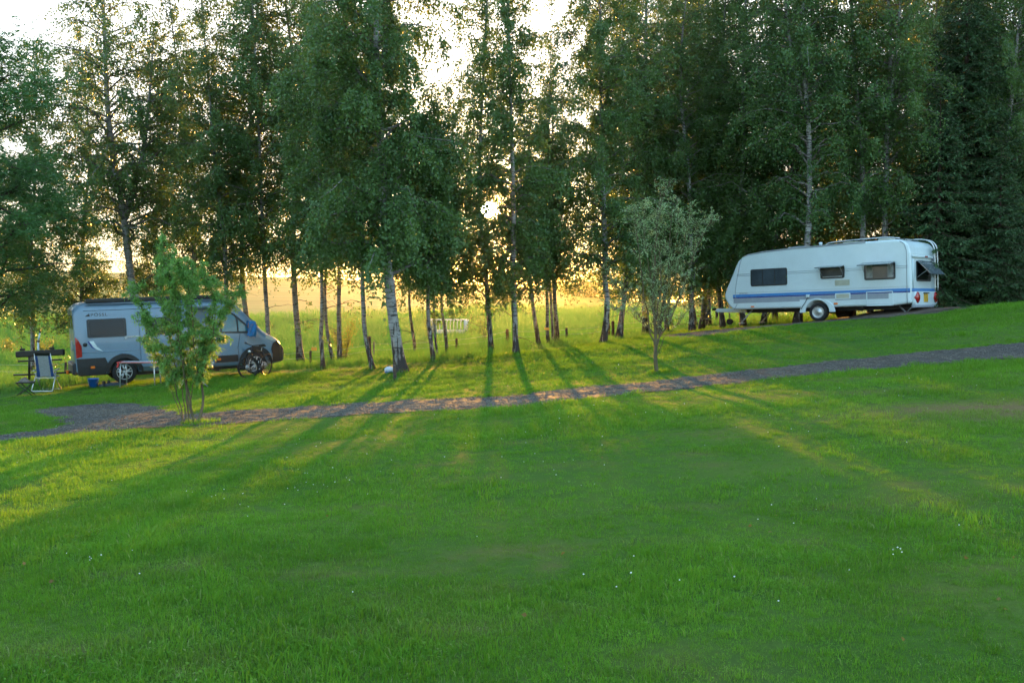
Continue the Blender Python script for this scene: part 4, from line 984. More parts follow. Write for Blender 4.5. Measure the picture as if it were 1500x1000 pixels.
for s in (-1, 1):
    lower = [(-3.33, .33), (-3.36, .84), (-2.55, .84)] + [(-2.02 + .53 * math.cos(R(a)), WR + .02 + .53 * math.sin(R(a))) for a in range(150, 184, 6)] + [(-2.53, .33)]
    link_mesh('lower_cladding', panel(v_hw, lower, s, .014), M_CLAD, van)
    for x in (-2.02, 2.02):
        ring = [(x + .55 * math.cos(R(a)), WR + .02 + .55 * math.sin(R(a))) for a in range(-4, 185, 9)] + [(x + .425 * math.cos(R(a)), WR + .02 + .425 * math.sin(R(a))) for a in range(184, -5, -9)]
        link_mesh('wheel_arch_trim', panel(v_hw, ring, s, .03, .05), M_CLAD, van)
    link_mesh('sill_strip', panel(v_hw, rrect(.72, 1.46, .46, .68, .03), s, .014), M_CLAD, van)
    link_mesh('marker_lamp', panel(v_hw, rrect(.78, .90, .53, .60, .01), s, .022), M_ORANGE, van)
    link_mesh('marker_lamp', panel(v_hw, rrect(-2.98, -2.86, .53, .60, .01), s, .022), M_ORANGE, van)
    link_mesh('front_bumper_side', panel(v_hw, [(2.58, .36), (2.60, .62), (2.55, .80), (2.62, .98), (2.76, 1.06), (2.90, .92), (2.96, .80), (2.965, .38)], s, .02, .06), M_CLAD, van)
    link_mesh('headlamp', panel(v_hw, [(2.36, 1.16), (2.42, 1.28), (2.58, 1.21), (2.76, 1.09), (2.78, 1.03), (2.60, 1.06)], s, .012), M_CLEAR, van)
    tl = [(-3.365, .86), (-3.37, 1.50), (-3.30, 1.44), (-3.20, 1.22), (-3.20, .90)]
    link_mesh('tail_lamp', panel(v_hw, tl, s, .02, .04), M_RED, van)
    cw = [(.92, 1.40), (.96, 1.98), (1.02, 2.06), (1.30, 2.06), (1.42, 1.98), (2.02, 1.42), (2.06, 1.34)]
    f = link_mesh('cab_window', panel(v_hw, cw, s, .006), M_FRAME, van)
    link_mesh('pane', panel(v_hw, [(.98, 1.44), (1.01, 1.96), (1.06, 2.01), (1.27, 2.01), (1.36, 1.95), (1.44, 1.86), (1.46, 1.43)], s, .012), M_TEAL, f)
    link_mesh('pane', panel(v_hw, [(1.51, 1.43), (1.50, 1.81), (1.92, 1.43)], s, .012), M_TEAL, f)
    link_mesh('door_handle', panel(v_hw, rrect(.80, .94, 1.10, 1.22, .04), s, .03, .04), M_BLACK, van)
    for pts in ([(.72, .5), (.72, 2.25)], [(1.50, .45), (1.46, .9), (1.55, 1.36)]):
        P = [(x, s * (v_hw(x, z) + .001), z) for x, z in [(pts[i][0] + (pts[i + 1][0] - pts[i][0]) * t, pts[i][1] + (pts[i + 1][1] - pts[i][1]) * t) for i in range(len(pts) - 1) for t in np.linspace(0, 1, 6)]]
        MB().tube(P, .006, 4).build('door_seam', M_VAN2, van)
    w_ = link_mesh('window', panel(v_hw, rrect(-3.02, -1.90, 1.46, 2.02, .05), s, .022, .04), M_FRAME, van)
    link_mesh('pane', panel(v_hw, rrect(-2.95, -1.97, 1.52, 1.97, .04), s, .027, .01), M_GLASS, w_)
    MB().tube([(x, s * (v_hw(x, 2.28) + .001), 2.28) for x in np.linspace(-3.1, .9, 12)], .007, 4).build('roof_seam', M_VAN2, van)
    P = [(x, s * (v_hw(x, 1.02) + .004), 1.02) for x in np.linspace(-3.2, -.1, 10)]; MB().tube(P, .013, 5).build('body_crease', M_VAN, van)
    MB().box((-1.45, s * 1.01, 1.44), (.95, .05, .05)).box((-1.93, s * 1.02, 1.42), (.07, .06, .09)).build('slide_rail', M_STEEL, van)
    MB().lathe([(0, s * 1.03), (.06, s * 1.03), (.065, s * .99)], (-3.10, 0, 1.26), 'Y', 16, cap=False).build('fuel_cap', M_BLACK, van)
    sw = [(-2.98, 1.36), (-2.86, 1.36), (-2.76, 1.18), (-2.60, 1.03), (-2.78, 1.10), (-2.88, 1.18)]
    link_mesh('white_swoosh', panel(v_hw, sw, s, .004, .003), M_WHITE, van)
    link_mesh('dark_swoosh', panel(v_hw, [(-3.03, 1.36), (-2.98, 1.355), (-2.88, 1.175), (-2.80, 1.095), (-2.92, 1.16)], s, .004, .003), M_DB, van)
    bx = MB().box((1.86, s * 1.14, 1.55), (.12, .16, .32), bev=.04).box((1.80, s * 1.05, 1.40), (.1, .16, .06)); bx.build('wing_mirror', M_CLAD, van)
fb = MB(); fb.prism([(2.90, .36), (3.0, .40), (3.03, .62), (3.01, .80), (2.90, .95), (2.84, .80), (2.84, .36)], -.74, .74, 'Y'); fb.build('front_bumper', M_CLAD, van, .02)
MB().box((2.985, 0, .86), (.05, 1.0, .10), bev=.02).build('grille', M_BLACK, van)
ws = MB(); P = []
for i, (x0, z0) in enumerate([(1.33, 2.40), (1.75, 2.06), (2.24, 1.51)]):
    for y in np.linspace(-.76, .76, 7): P.append((x0 + .02, y * (1 + .06 * i), z0 + .02 - .05 * (y / .76) ** 2))
ws.add(P, [(i * 7 + j, i * 7 + j + 1, (i + 1) * 7 + j + 1, (i + 1) * 7 + j) for i in range(2) for j in range(6)], True); ws.build('windscreen', M_GLASS, van)
rb = MB(); rb.box((-3.40, 0, .52), (.16, 1.9, .34), bev=.05); rb.build('rear_bumper', M_CLAD, van)
for s in (-1, 1):
    d = MB(); d.box((-3.372, s * .45, 1.50), (.03, .86, 1.66), (0, -.03, 0), bev=.012); dd = d.build('rear_door', M_VAN, van)
    g_ = MB(); g_.box((-3.385, s * .45, 1.85), (.03, .70, .62), (0, -.05, 0), bev=.012); g_.build('rear_window', M_GLASS, dd)
MB().box((-3.395, .1, 1.2), (.05, .25, .30), bev=.02).build('plate_holder', M_CLEAR, van)
aw = MB(); aw.box((-1.05, -.90, 2.575), (3.95, .17, .13), bev=.03); aw.box((-2.2, -.995, 2.54), (.28, .01, .03)); aw.build('awning_case', M_BLACK, van)
MB().box((-1.0, -.70, 2.565), (3.8, .03, .06)).box((-1.0, .72, 2.58), (3.6, .05, .06)).build('roof_rail', M_BLACK, van)
rh = MB(); rh.box((-1.5, -.15, 2.74), (.62, .6, .05), (0, .75, 0), bev=.015); rh.box((-1.45, -.15, 2.56), (.66, .66, .07), bev=.02); rh.build('roof_hatch', M_CREAM, van)
# sliding door, pushed back, and the dim room behind the opening
link_mesh('sliding_door', panel(v_hw, rrect(-1.52, -.16, .48, 2.26, .10), -1, .07, .05), M_VAN, van)
sdw = link_mesh('window', panel(v_hw, rrect(-1.36, -.34, 1.46, 2.0, .05), -1, .085, .02), M_GLASS, van)
MB().box((.31, -.62, .455), (.76, .6, .03)).build('entry_floor', M_FLOOR, van)
cb_ = MB(); cb_.box((.12, -.66, .85), (.36, .14, .78), bev=.01); cb_.build('kitchen_unit', M_CREAM, van)
st_ = MB(); st_.box((.30, -1.12, .40), (.62, .28, .05), bev=.01).box((.30, -1.02, .47), (.76, .06, .06)).box((.02, -1.06, .36), (.03, .22, .03)).box((.58, -1.06, .36), (.03, .22, .03)); st_.build('entry_step', M_ALU, van)
MB().lathe([(0, 0), (.028, 0), (.028, .02), (0, .025)], (.62, -1.035, .60), 'Y', 12).build('step_lamp', M_CLEAR, van)
MB().box((.4, 0, .30), (4.2, 1.5, .16)).box((-2.8, 0, .33), (.9, 1.2, .1)).build('chassis', M_CLAD, van)
def lettering(txt, size, mat, parent, loc, rot, name='lettering', ext=.002):
    cu = bpy.data.curves.new(name, 'FONT'); cu.body = txt; cu.size = size; cu.extrude = ext; cu.space_character = 1.12
    tmp = bpy.data.objects.new('tmp', cu); C.objects.link(tmp); dg = bpy.context.evaluated_depsgraph_get(); dg.update()
    me = bpy.data.meshes.new_from_object(tmp.evaluated_get(dg)); bpy.data.objects.remove(tmp); me.name = name
    me.materials.clear(); me.materials.append(mat); o = bpy.data.objects.new(name, me); C.objects.link(o); o.parent = parent; o.location = loc; o.rotation_euler = rot; return o
tilt = math.atan((v_hw(-2.6, 2.10) - v_hw(-2.6, 2.26)) / .16)
lt = lettering('PÖSSL', .155, M_BLACK, van, (-2.90, -(v_hw(-2.7, 2.11) + .006), 2.11), (math.pi / 2 - tilt, 0, 0)); lt.scale = (1.05, .82, 1)
link_mesh('logo_wedge', panel(v_hw, [(-3.06, 2.11), (-2.93, 2.20), (-2.915, 2.11)], -1, .005, .003), M_BLACK, van)

# ------------------------------------------------------------------ caravan, nose along local +x, its left side (local +y) towards the lawn
cw_ = cast(1201, 471)
CROT = R(180 - 41)
car = empty('caravan', 'white touring caravan with blue stripes and three propped open windows', 'caravan')
cfx = (math.cos(CROT), math.sin(CROT))
cx_ = cw_.x + 1.02 * cfx[1]; cyy_ = cw_.y - 1.02 * cfx[0]
car.location = (cx_, cyy_, cw_.z + .02)
car.rotation_euler = (0, R(2.0), CROT)
car.scale = (1.05, 1.06, 1.0)
HWC = 1.13
OUT = [(3.02, .46), (3.20, .62), (3.33, .85), (3.36, .98), (3.26, 1.25), (3.08, 1.62), (2.90, 2.02), (2.80, 2.20), (2.66, 2.32), (2.42, 2.41), (1.9, 2.48), (1.0, 2.53), (-1.6, 2.58), (-2.55, 2.58), (-2.78, 2.52), (-2.91, 2.38), (-2.97, 2.12), (-2.98, 1.0), (-2.96, .52), (-2.5, .46)]
body = MB().prism(OUT, -HWC, HWC, 'Y').mesh('caravan_body', .07, 3)
cuts = [MB().lathe([(.40, s * .75), (.40, s * 1.4)], (0, 0, .31), 'Y', 28).mesh('c') for s in (-1, 1)]
cb = link_mesh('body', carve(body, M_WHITE, cuts, 'caravan_body'), M_WHITE, car)
def slab(x0, x1, z0, z1, proud, mat, name, parent=car, r=.05, side=1, t=.012, y=None):
    b = MB(); yy = (HWC if y is None else y); b.prism(rrect(min(x0, x1), max(x0, x1), z0, z1, r), side * (yy + proud - t), side * (yy + proud), 'Y'); return b.build(name, mat, parent)
for s in (-1, 1):
    wheel(car, 0, s * 1.0, .31, .31, .2, s, 'steel')
    slab(3.02, -2.95, .912, 1.0, .004, M_LB, 'light_blue_stripe', r=.005, side=s); slab(3.02, -2.95, .868, .908, .004, M_DB, 'dark_blue_stripe', r=.005, side=s)
    slab(3.00, .60, .69, .864, .003, M_GB, 'grey_stripe', r=.005, side=s); slab(-.60, -2.3, .69, .864, .003, M_GB, 'grey_stripe', r=.005, side=s)
    slab(.60, -.60, .745, .864, .003, M_GB, 'grey_stripe', r=.005, side=s)
    arch = [(.60 * math.cos(R(a)), .30 + .47 * math.sin(R(a))) for a in range(0, 181, 12)] + [(.41 * math.cos(R(a)), .30 + .42 * math.sin(R(a))) for a in range(180, -1, -12)]
    MB().prism(arch, s * (HWC - .02), s * (HWC + .03), 'Y').build('wheel_arch', M_WHITE, car, .008)
    MB().tube([(x, s * (HWC + .003), 1.72) for x in np.linspace(2.85, -2.9, 8)], .006, 4).tube([(x, s * (HWC + .003), 1.66) for x in np.linspace(2.85, -2.9, 8)], .006, 4).build('side_crease', M_GB, car)
    MB().tube([(x, s * (HWC + .003), 1.06) for x in np.linspace(2.95, -2.9, 8)], .004, 4).build('side_seam', M_GB, car)
    tr = [(2.99, .46), (2.86, .70), (2.93, 1.02), (2.86, 1.5), (2.75, 2.0), (2.66, 2.28)]
    MB().tube([(x, s * (HWC + .004), z) for x, z in spline([(a, 0, c) for a, c in tr], 24)[:, [0, 2]]], .010, 5).build('front_seam', M_GB, car)
    MB().tube([(x, s * (HWC + .004), z) for x, z in [(-2.86, .5), (-2.86, 2.2), (-2.80, 2.42), (-2.66, 2.52)]], .010, 5).build('rear_seam', M_GB, car)
    slab(2.35, 2.23, .53, .58, .012, M_ORANGE, 'side_reflector', r=.01, side=s); slab(-.55, -.68, .545, .605, .012, M_ORANGE, 'side_reflector', r=.02, side=s)
def cwindow(x0, x1, z0, z1, flap=0.0, bars=0):
    f = slab(x0, x1, z0, z1, .012, M_FRAME, 'window', r=.06, t=.03)
    slab(x0 - .04, x1 + .04, z0 + .04, z1 - .04, .016, M_CGLASS, 'pane', f, r=.04)
    if flap:
        b = MB(); h = (z1 - z0); a = flap
        b.prism(rrect(x1 - .02, x0 + .02, -h, 0, .05), -.012, .012, 'Y'); o = b.build('flap', M_FLAP, f)
        o.location = (0, HWC + .035, z1 + .005); o.rotation_euler = (a, 0, 0)
        for xx in (x0 - .05, x1 + .05):
            MB().tube([(xx, HWC + .01, z0 + .12), (xx, HWC + .035 + math.sin(a) * h * .55, z1 - math.cos(a) * h * .55)], .007, 5).build('stay', M_STEEL, f)
    for k in range(bars):
        x = x0 + (x1 - x0) * (k + 1) / (bars + 1); MB().box((x, HWC + .019, (z0 + z1) / 2), (.03, .006, z1 - z0 - .12)).build('blind_edge', M_FRAME, f)
    return f
M_CGLASS = pmat('tinted_caravan_window', (.045, .06, .075), .14, 0, .5, .25, 2)
M_FLAP = pmat('smoked_acrylic', (.10, .12, .14), .12, 0, .8, .2, 3)
cwindow(2.34, 1.02, 1.27, 1.87, 0, 2)
f2 = cwindow(-.12, -.92, 1.42, 1.83, R(82)); f3 = cwindow(-1.55, -2.52, 1.31, 1.87, R(80))
M_CURT = pmat('pale_curtain', (.30, .31, .31), .9, var=.3, scale=9)
slab(-1.62, -1.82, 1.38, 1.80, .019, M_CURT, 'curtain', f3, r=.02, t=.004); slab(-2.28, -2.46, 1.38, 1.80, .019, M_CURT, 'curtain', f3, r=.02, t=.004)
slab(-.2, -.84, 1.46, 1.50, .02, M_CURT, 'window_ledge', f2, r=.01, t=.004)
slab(-.60, -1.08, 1.17, 1.36, .010, M_CREAM, 'fridge_vent', r=.02)
v2 = slab(-.60, -1.10, .72, .92, .012, M_WHITE, 'fridge_vent', r=.03); slab(-.64, -1.06, .75, .89, .018, M_CREAM, 'vent_grille', v2, r=.02)
fr_ = MB()
for (a, c, w, h) in [(-1.62, .70, .03, .46), (-2.42, .70, .03, .46), (-2.02, .92, .83, .03), (-2.02, .48, .83, .03)]: fr_.box((a, HWC + .006, c), (w, .02, h))
fr_.build('service_hatch', M_WHITE, car)
MB().box((.30, HWC + .04, .86), (.11, .09, .10), bev=.02).build('power_inlet', M_WHITE, car)
MB().tube(spline([(.30, HWC + .07, .82), (.38, HWC + .06, .66), (.52, HWC + .04, .45), (.60, HWC - .1, .20)], 12), .010, 6).build('power_cable', M_BLACK, car)
# rear
rp = MB(); rp.prism(rrect(-.98, .98, .42, .90, .12), -3.06, -2.93, 'X'); rp.build('rear_light_panel', M_WHITE, car, .03)
rbm = MB(); rbm.box((-3.0, 0, .42), (.16, 1.96, .10), bev=.03); rbm.build('rear_bumper', M_GB, car)
for s in (-1, 1):
    tl = MB(); tl.lathe([(0, -3.10), (.12, -3.095), (.18, -3.07), (.185, -3.02)], (0, s * .80, .70), 'X', 20, cap=False); t_ = tl.build('tail_lamp', M_RED, car); t_.scale = (1, 1, 1)
pl = MB(); pl.box((-3.07, .10, .68), (.015, .36, .26), bev=.004); pl.build('number_plate', M_YELLOW, car); MB().box((-3.085, .10, .84), (.05, .40, .03)).build('plate_lamp', M_BLACK, car)
for z0, z1, m_ in ((.912, .99, M_LB), (.895, .909, M_DB)): MB().box((-2.985, 0, (z0 + z1) / 2), (.012, 2.1, z1 - z0)).build('rear_stripe', m_, car)
rw = MB(); rw.prism(rrect(-.62, .66, 1.22, 1.88, .07), -2.99, -2.96, 'X'); rwo = rw.build('rear_window', M_FRAME, car)
rw = MB(); rw.prism(rrect(-.57, .61, 1.27, 1.83, .05), -2.995, -2.98, 'X'); rw.build('pane', M_GLASS, rwo)
fl = MB(); fl.prism(rrect(-.60, .64, -.62, 0, .06), -.012, .012, 'X'); fo = fl.build('flap', M_FLAP, rwo); fo.location = (-3.01, 0, 1.89); fo.rotation_euler = (0, R(42), 0)
for yy in (-.55, .6): MB().tube([(-2.99, yy, 1.35), (-3.01 - .42 * math.sin(R(42)), yy, 1.89 - .42 * math.cos(R(42)))], .008, 5).build('stay', M_STEEL, rwo)
MB().box((-3.0, .02, 2.02), (.06, 2.0, .07), bev=.02).build('lamp_bar', M_WHITE, car)
MB().box((-3.035, -.1, 2.03), (.02, .22, .04)).build('top_lamp', M_RED, car)
MB().tube([(-2.99, .98, .98), (-2.99, .98, 1.95)], .02, 6).build('corner_handle', M_WHITE, car)
for yy in (-.72, -.98):
    MB().tube(spline([(-1.9, yy, 2.64), (-2.5, yy, 2.66), (-2.86, yy, 2.60), (-3.04, yy, 2.42), (-3.08, yy, 2.1), (-3.08, yy, 1.4), (-3.08, yy, .92)], 26), .022, 7).build('rear_rail', M_ALU, car)
for k in range(6): MB().tube([(-3.08, -.72, 1.05 + .25 * k), (-3.08, -.98, 1.05 + .25 * k)], .014, 6).build('rail_rung', M_ALU, car)
MB().box((-3.03, -.80, 1.98), (.10, .14, .14), bev=.02).build('rail_bracket', M_GB, car)
for yy in (.80, -.80):
    MB().tube(spline([(-.15, yy, 2.56), (-.35, yy, 2.65), (-1.1, yy, 2.68), (-2.1, yy, 2.69), (-2.55, yy, 2.63)], 16), .02, 7).build('roof_rail', M_ALU, car)
MB().box((-.9, .35, 2.60), (.5, .5, .09), bev=.03).build('roof_light', M_CREAM, car); MB().box((1.0, .2, 2.57), (.6, .55, .10), bev=.03).build('roof_light', M_GB, car); MB().box((-2.0, .4, 2.63), (.42, .42, .08), bev=.03).build('roof_light', M_CREAM, car)
MB().lathe([(.04, 2.5), (.04, 2.60), (.055, 2.61), (.055, 2.68), (0, 2.69)], (.02, .75, 0), 'Z', 12).build('flue_cap', M_WHITE, car)
rf = MB()
for s in (-1, 1): rf.prism([(2.66, 2.325), (2.42, 2.415), (1.9, 2.485), (1.0, 2.535), (-1.6, 2.585), (-1.6, 2.52), (1.0, 2.475), (1.9, 2.43), (2.40, 2.37)], s * (HWC - .03), s * (HWC + .004), 'Y')
rf.build('roof_edge_strip', M_ROOF, car)
# underneath
MB().box((0, .55, .40), (5.6, .06, .14)).box((0, -.55, .40), (5.6, .06, .14)).box((0, 0, .30), (.12, 1.8, .10)).box((-1.2, 0, .44), (.4, 1.6, .08)).box((1.6, 0, .44), (.4, 1.6, .08)).build('chassis', M_CLAD, car)
tb = MB(); tb.prism([(3.0, .40), (3.1, .50), (4.22, .52), (4.28, .44), (4.22, .38), (3.0, .34)], -.16, .16, 'Y'); tb.build('drawbar_cover', M_WHITE, car, .02)
MB().box((4.36, 0, .50), (.22, .09, .10), bev=.02).tube([(4.2, 0, .55), (4.0, 0, .68)], .018, 6).build('tow_coupling', M_BLACK, car)
MB().tube([(3.9, -.2, .62), (3.9, -.2, .15)], .028, 8).build('jockey_post', M_STEEL, car)
MB().lathe([(.04, -.04), (.11, -.045), (.12, 0), (.11, .045), (.04, .04)], (3.9, -.2, .02), 'Y', 20).build('jockey_wheel', M_RUBBER, car)
for x, y, dx in ((2.5, .75, .42), (2.5, -.75, .42), (-2.5, .8, -.42), (-2.5, -.8, -.42)):
    MB().tube([(x, y, .45), (x + dx, y, -.02)], .026, 6).tube([(x + dx, y, .44), (x + dx * .45, y, .2)], .015, 6).box((x + dx, y, -.03), (.18, .14, .03)).build('corner_steady', M_STEEL, car)
for (x, y, w, d, h) in ((1.3, -.2, .7, .5, .26), (-1.4, .1, .6, .6, .25)):
    pass
sp_ = MB(); sp_.lathe([(.10, -.07), (.24, -.08), (.27, 0), (.24, .08), (.10, .07)], (-2.05, .2, .22), 'Y', 22); sp_.build('spare_wheel', M_RUBBER, car)
mk = MB(); r = np.random.default_rng(9)
for j in range(9): mk.box((2.76 - j * .035, HWC + .004, 1.035), (.018, .004, .035 if j % 3 else .055), (0, .3, 0))
o = mk.build('script_mark', M_GB, car); o['kind'] = 'stuff'
# ------------------------------------------------------------------ things round the camper van
# swung-out bike carrier, held by an arm at the van's rear
vb = vworld(-3.46, -.35); YC = vb[1]
bc = at(43, 549, YC); bco = empty('bike_carrier', 'black bike carrier swung out behind the van, beside the folding chair', 'bike carrier', (bc.x, YC, bc.z))
def loc(px, py, dy=0.0): q = at(px, py, YC + dy); return (q.x - bc.x, dy, q.z - bc.z)
MB().tube([loc(20, 549), loc(43, 548.5), loc(98, 545.5), loc(122, 544)], .032, 6).build('swing_arm', M_BLACK, bco)
MB().box(loc(99.5, 545), (.07, .10, .12), bev=.01).build('arm_joint', M_ORANGE, bco)
MB().tube([loc(43, 556), loc(43, 514)], .035, 6).build('mast', M_BLACK, bco)
mk = MB(); p0, p1 = Vector(loc(24, 519)), Vector(loc(94, 515.5)); c_ = (p0 + p1) / 2
mk.box(c_, ((p1 - p0).length, .16, .19), (0, -math.atan2(p1.z - p0.z, p1.x - p0.x), 0), bev=.03); mk.build('support_rail', M_BLACK, bco)
p0, p1 = Vector(loc(27, 529)), Vector(loc(90, 526.5)); MB().box((p0 + p1) / 2, ((p1 - p0).length, .12, .05), (0, -math.atan2(p1.z - p0.z, p1.x - p0.x), 0), bev=.01).build('wheel_rail', M_BLACK, bco)
for px, py in ((33, 512), (76, 510)):
    MB().box(loc(px, py), (.14, .08, .07), bev=.01).tube([loc(px, py), loc(px + (2 if px > 50 else -2.5), py - 5)], .018, 5).build('clamp', M_BLACK, bco)
MB().tube([loc(72, 518, -.02), loc(72, 528, -.02)], .03, 6).build('strut', M_BLACK, bco)
q = at(57, 549, YC + .25); po = empty('telescopic_pole', 'slim white pole with a dark tip behind the bike carrier', 'pole', (q.x, YC + .25, gz(q.x, YC + .25)))
h_ = at(57, 500, YC + .25).z - gz(q.x, YC + .25)
MB().tube([(0, 0, -.05), (0, 0, h_)], .032, 8).tube([(0, 0, h_), (.06, 0, h_ + .26)], .026, 8).build('shaft', M_WHITE, po)
MB().tube([(.06, 0, h_ + .25), (.075, 0, h_ + .38)], .024, 6).build('tip', M_BLACK, po); MB().box((0, 0, h_), (.12, .06, .05), bev=.01).build('joint', M_BLACK, po)

def folding_chair(px, py, rz, lab, Y=None):
    b_ = cast(px, py) if Y is None else Vector((at(px, py, Y).x, Y, gz(at(px, py, Y).x, Y)))
    e = empty('folding_chair', lab, 'camping chair', b_, (0, 0, rz), 'aluminium folding chairs by the van')
    for s in (-1, 1):
        MB().tube([(s * .27, .12, .60), (s * .30, -.32, .02)], .015, 7).build('leg', M_ALU, e)
        MB().tube([(s * .265, -.08, .56), (s * .28, .46, .02)], .014, 7).build('leg', M_STEEL, e)
        MB().box((s * .29, .08, .63), (.05, .46, .03), (.06, 0, 0), bev=.01).build('armrest', M_STEEL, e)
        MB().tube([(s * .235, .04, .42), (s * .235, -.10, .80), (s * .225, -.22, 1.14)], .014, 7).build('back_tube', M_ALU, e)
        MB().box((s * .245, .22, .42), (.025, .46, .03)).build('seat_rail', M_ALU, e)
    MB().box((0, -.32, .035), (.60, .04, .035), bev=.008).build('rear_foot_bar', M_ALU, e); MB().box((0, .46, .03), (.56, .03, .03), bev=.008).build('front_foot_bar', M_STEEL, e)
    MB().tube([(-.27, -.06, .40), (.27, -.06, .40)], .013, 6).build('cross_bar', M_ALU, e)
    def cloth(x0, x1, name, mat, oy=0.0, z0=.43, z1=1.06):
        V = []; n = 9; m_ = 5
        for i in range(n):
            t = i / (n - 1); z = z0 + (z1 - z0) * t; y = .03 - .24 * ((z - .43) / .7) ** 1.05
            for j in range(m_):
                u = j / (m_ - 1); x = x0 + (x1 - x0) * u; V.append((x, y + .02 * (1 - (x / .23) ** 2) + oy - .006 * (i % 2), z))
        Q = [(i * m_ + j, i * m_ + j + 1, (i + 1) * m_ + j + 1, (i + 1) * m_ + j) for i in range(n - 1) for j in range(m_ - 1)]
        b = MB(); b.add(V, Q, True); V2 = [(x, y - .012, z) for x, y, z in V]; b.add(V2, [q[::-1] for q in Q], True)
        rim = list(range(m_)) + [i * m_ + m_ - 1 for i in range(1, n)] + [(n - 1) * m_ + j for j in range(m_ - 2, -1, -1)] + [i * m_ for i in range(n - 2, 0, -1)]; o = len(V)
        b.add(V + V2, [(rim[i], rim[(i + 1) % len(rim)], o + rim[(i + 1) % len(rim)], o + rim[i]) for i in range(len(rim))]); return b.build(name, mat, e)
    cloth(-.15, .15, 'backrest', M_WEB); cloth(-.235, -.152, 'backrest_edge', M_WEBB); cloth(.152, .235, 'backrest_edge', M_WEBB); cloth(-.235, .235, 'headrest', M_BLACK, -.004, 1.065, 1.16)
    MB().box((0, .24, .435), (.46, .42, .02), bev=.008).build('seat', M_WEBB, e); return e
folding_chair(67, 573, R(6), 'folding chair with blue and grey back, standing behind the camper van')
folding_chair(279, 551, R(-70), 'aluminium folding chair half hidden by the green willow, by the van\'s step', at(279, 551, 28.4).y)
b_ = cast(38, 579); e = empty('footstool', 'black folding footstool beside the blue and grey chair', 'stool', (b_.x, b_.y, b_.z), (0, 0, .2))
MB().box((0, 0, .37), (.44, .38, .035), bev=.012).build('seat', M_BLACK, e)
for s in (-1, 1):
    MB().tube([(-.20, s * .16, .36), (.20, s * .16, .01)], .012, 6).build('leg', M_BLACK, e); MB().tube([(.20, s * .16, .36), (-.20, s * .16, .01)], .012, 6).build('leg', M_BLACK, e)
cl = MB(); V = []; r = np.random.default_rng(5)
for i in range(9):
    for j in range(9):
        x, y = (i - 4) / 4, (j - 4) / 4; rr_ = math.hypot(x, y); V.append((x * .15, y * .12, max(0.0, .12 * (1 - rr_ ** 2)) + (.03 * math.sin(x * 7 + y * 4) * (1 - rr_) if rr_ < 1 else 0)))
cl.add(V, [(i * 9 + j, i * 9 + j + 1, (i + 1) * 9 + j + 1, (i + 1) * 9 + j) for i in range(8) for j in range(8)], True)
o = cl.build('crumpled_cloth', M_CLOTH); o.location = (b_.x - .03, b_.y, b_.z + .389); tag(o, 'crumpled grey brown cloth lying on the black footstool', 'cloth')
# bucket
b_ = cast(137, 568); e = empty('bucket', 'blue plastic bucket on the grass behind the van\'s rear wheel', 'bucket', b_)
MB().lathe([(.0, .01), (.115, .0), (.155, .27), (.165, .27), (.165, .29), (.148, .29), (.108, .02), (0, .02)], (0, 0, 0), 'Z', 24, cap=False).build('pail', M_BLUE, e)
MB().tube([(.163 * math.cos(t), -.02 - .13 * math.sin(t) * .6, .27 - .16 * math.sin(t)) for t in np.linspace(0, math.pi, 12)], .005, 5).build('handle', M_STEEL, e)
# levelling ramp and shoes
b_ = Vector(vworld(-2.35, -.92) + (0,)); z = gz(b_.x, b_.y)
rp = MB().prism([(-.42, 0), (.42, 0), (.42, .03), (.12, .11), (-.1, .11), (-.42, .05)], -.13, .13, 'Y'); o = rp.build('levelling_ramp', pmat('slate_plastic', (.03, .045, .06), .6), None, .01); o.location = (b_.x, b_.y, z); o.rotation_euler = (0, van_pitch, VROT)
tag(o, 'dark wedge ramp under the camper van\'s rear wheel', 'ramp')
b_ = cast(155, 566); e = empty('boots', 'small pair of black boots on the grass between bucket and ramp', 'boots', b_, (0, 0, .6))
for s in (-1, 1): MB().box((s * .07, 0, .05), (.09, .26, .08), bev=.03).box((s * .07, -.07, .12), (.085, .11, .14), bev=.03).build('boot', M_BLACK, e)
# folding table
Yt = vworld(-2.0, -1.75)[1]
q = at(206, 565, Yt); zg = gz(q.x, Yt); e = empty('folding_table', 'folding camp table with red edge before the van\'s rear wheel', 'camping table', (q.x, Yt, zg), (0, 0, .03))
xw = 57 / F * Yt; zt = .70
MB().box((0, 0, zt), (xw, .62, .03), bev=.006).build('tabletop', M_WHITE, e)
MB().box((0, -.318, zt + .012), (xw + .02, .02, .028), bev=.005).box((-xw / 2 - .005, 0, zt + .012), (.02, .62, .028), bev=.005).box((-xw / 2 + .03, -.30, zt - .07), (.05, .05, .14), (0, .3, 0), bev=.01).build('table_edge', M_REDP, e)
for sx in (-1, 1):
    for sy in (-1, 1): MB().tube([(sx * (xw / 2 - .09), sy * .26, zt - .01), (sx * (xw / 2 - .07), sy * .28, -.02)], .018, 7).build('leg', M_ALU, e)
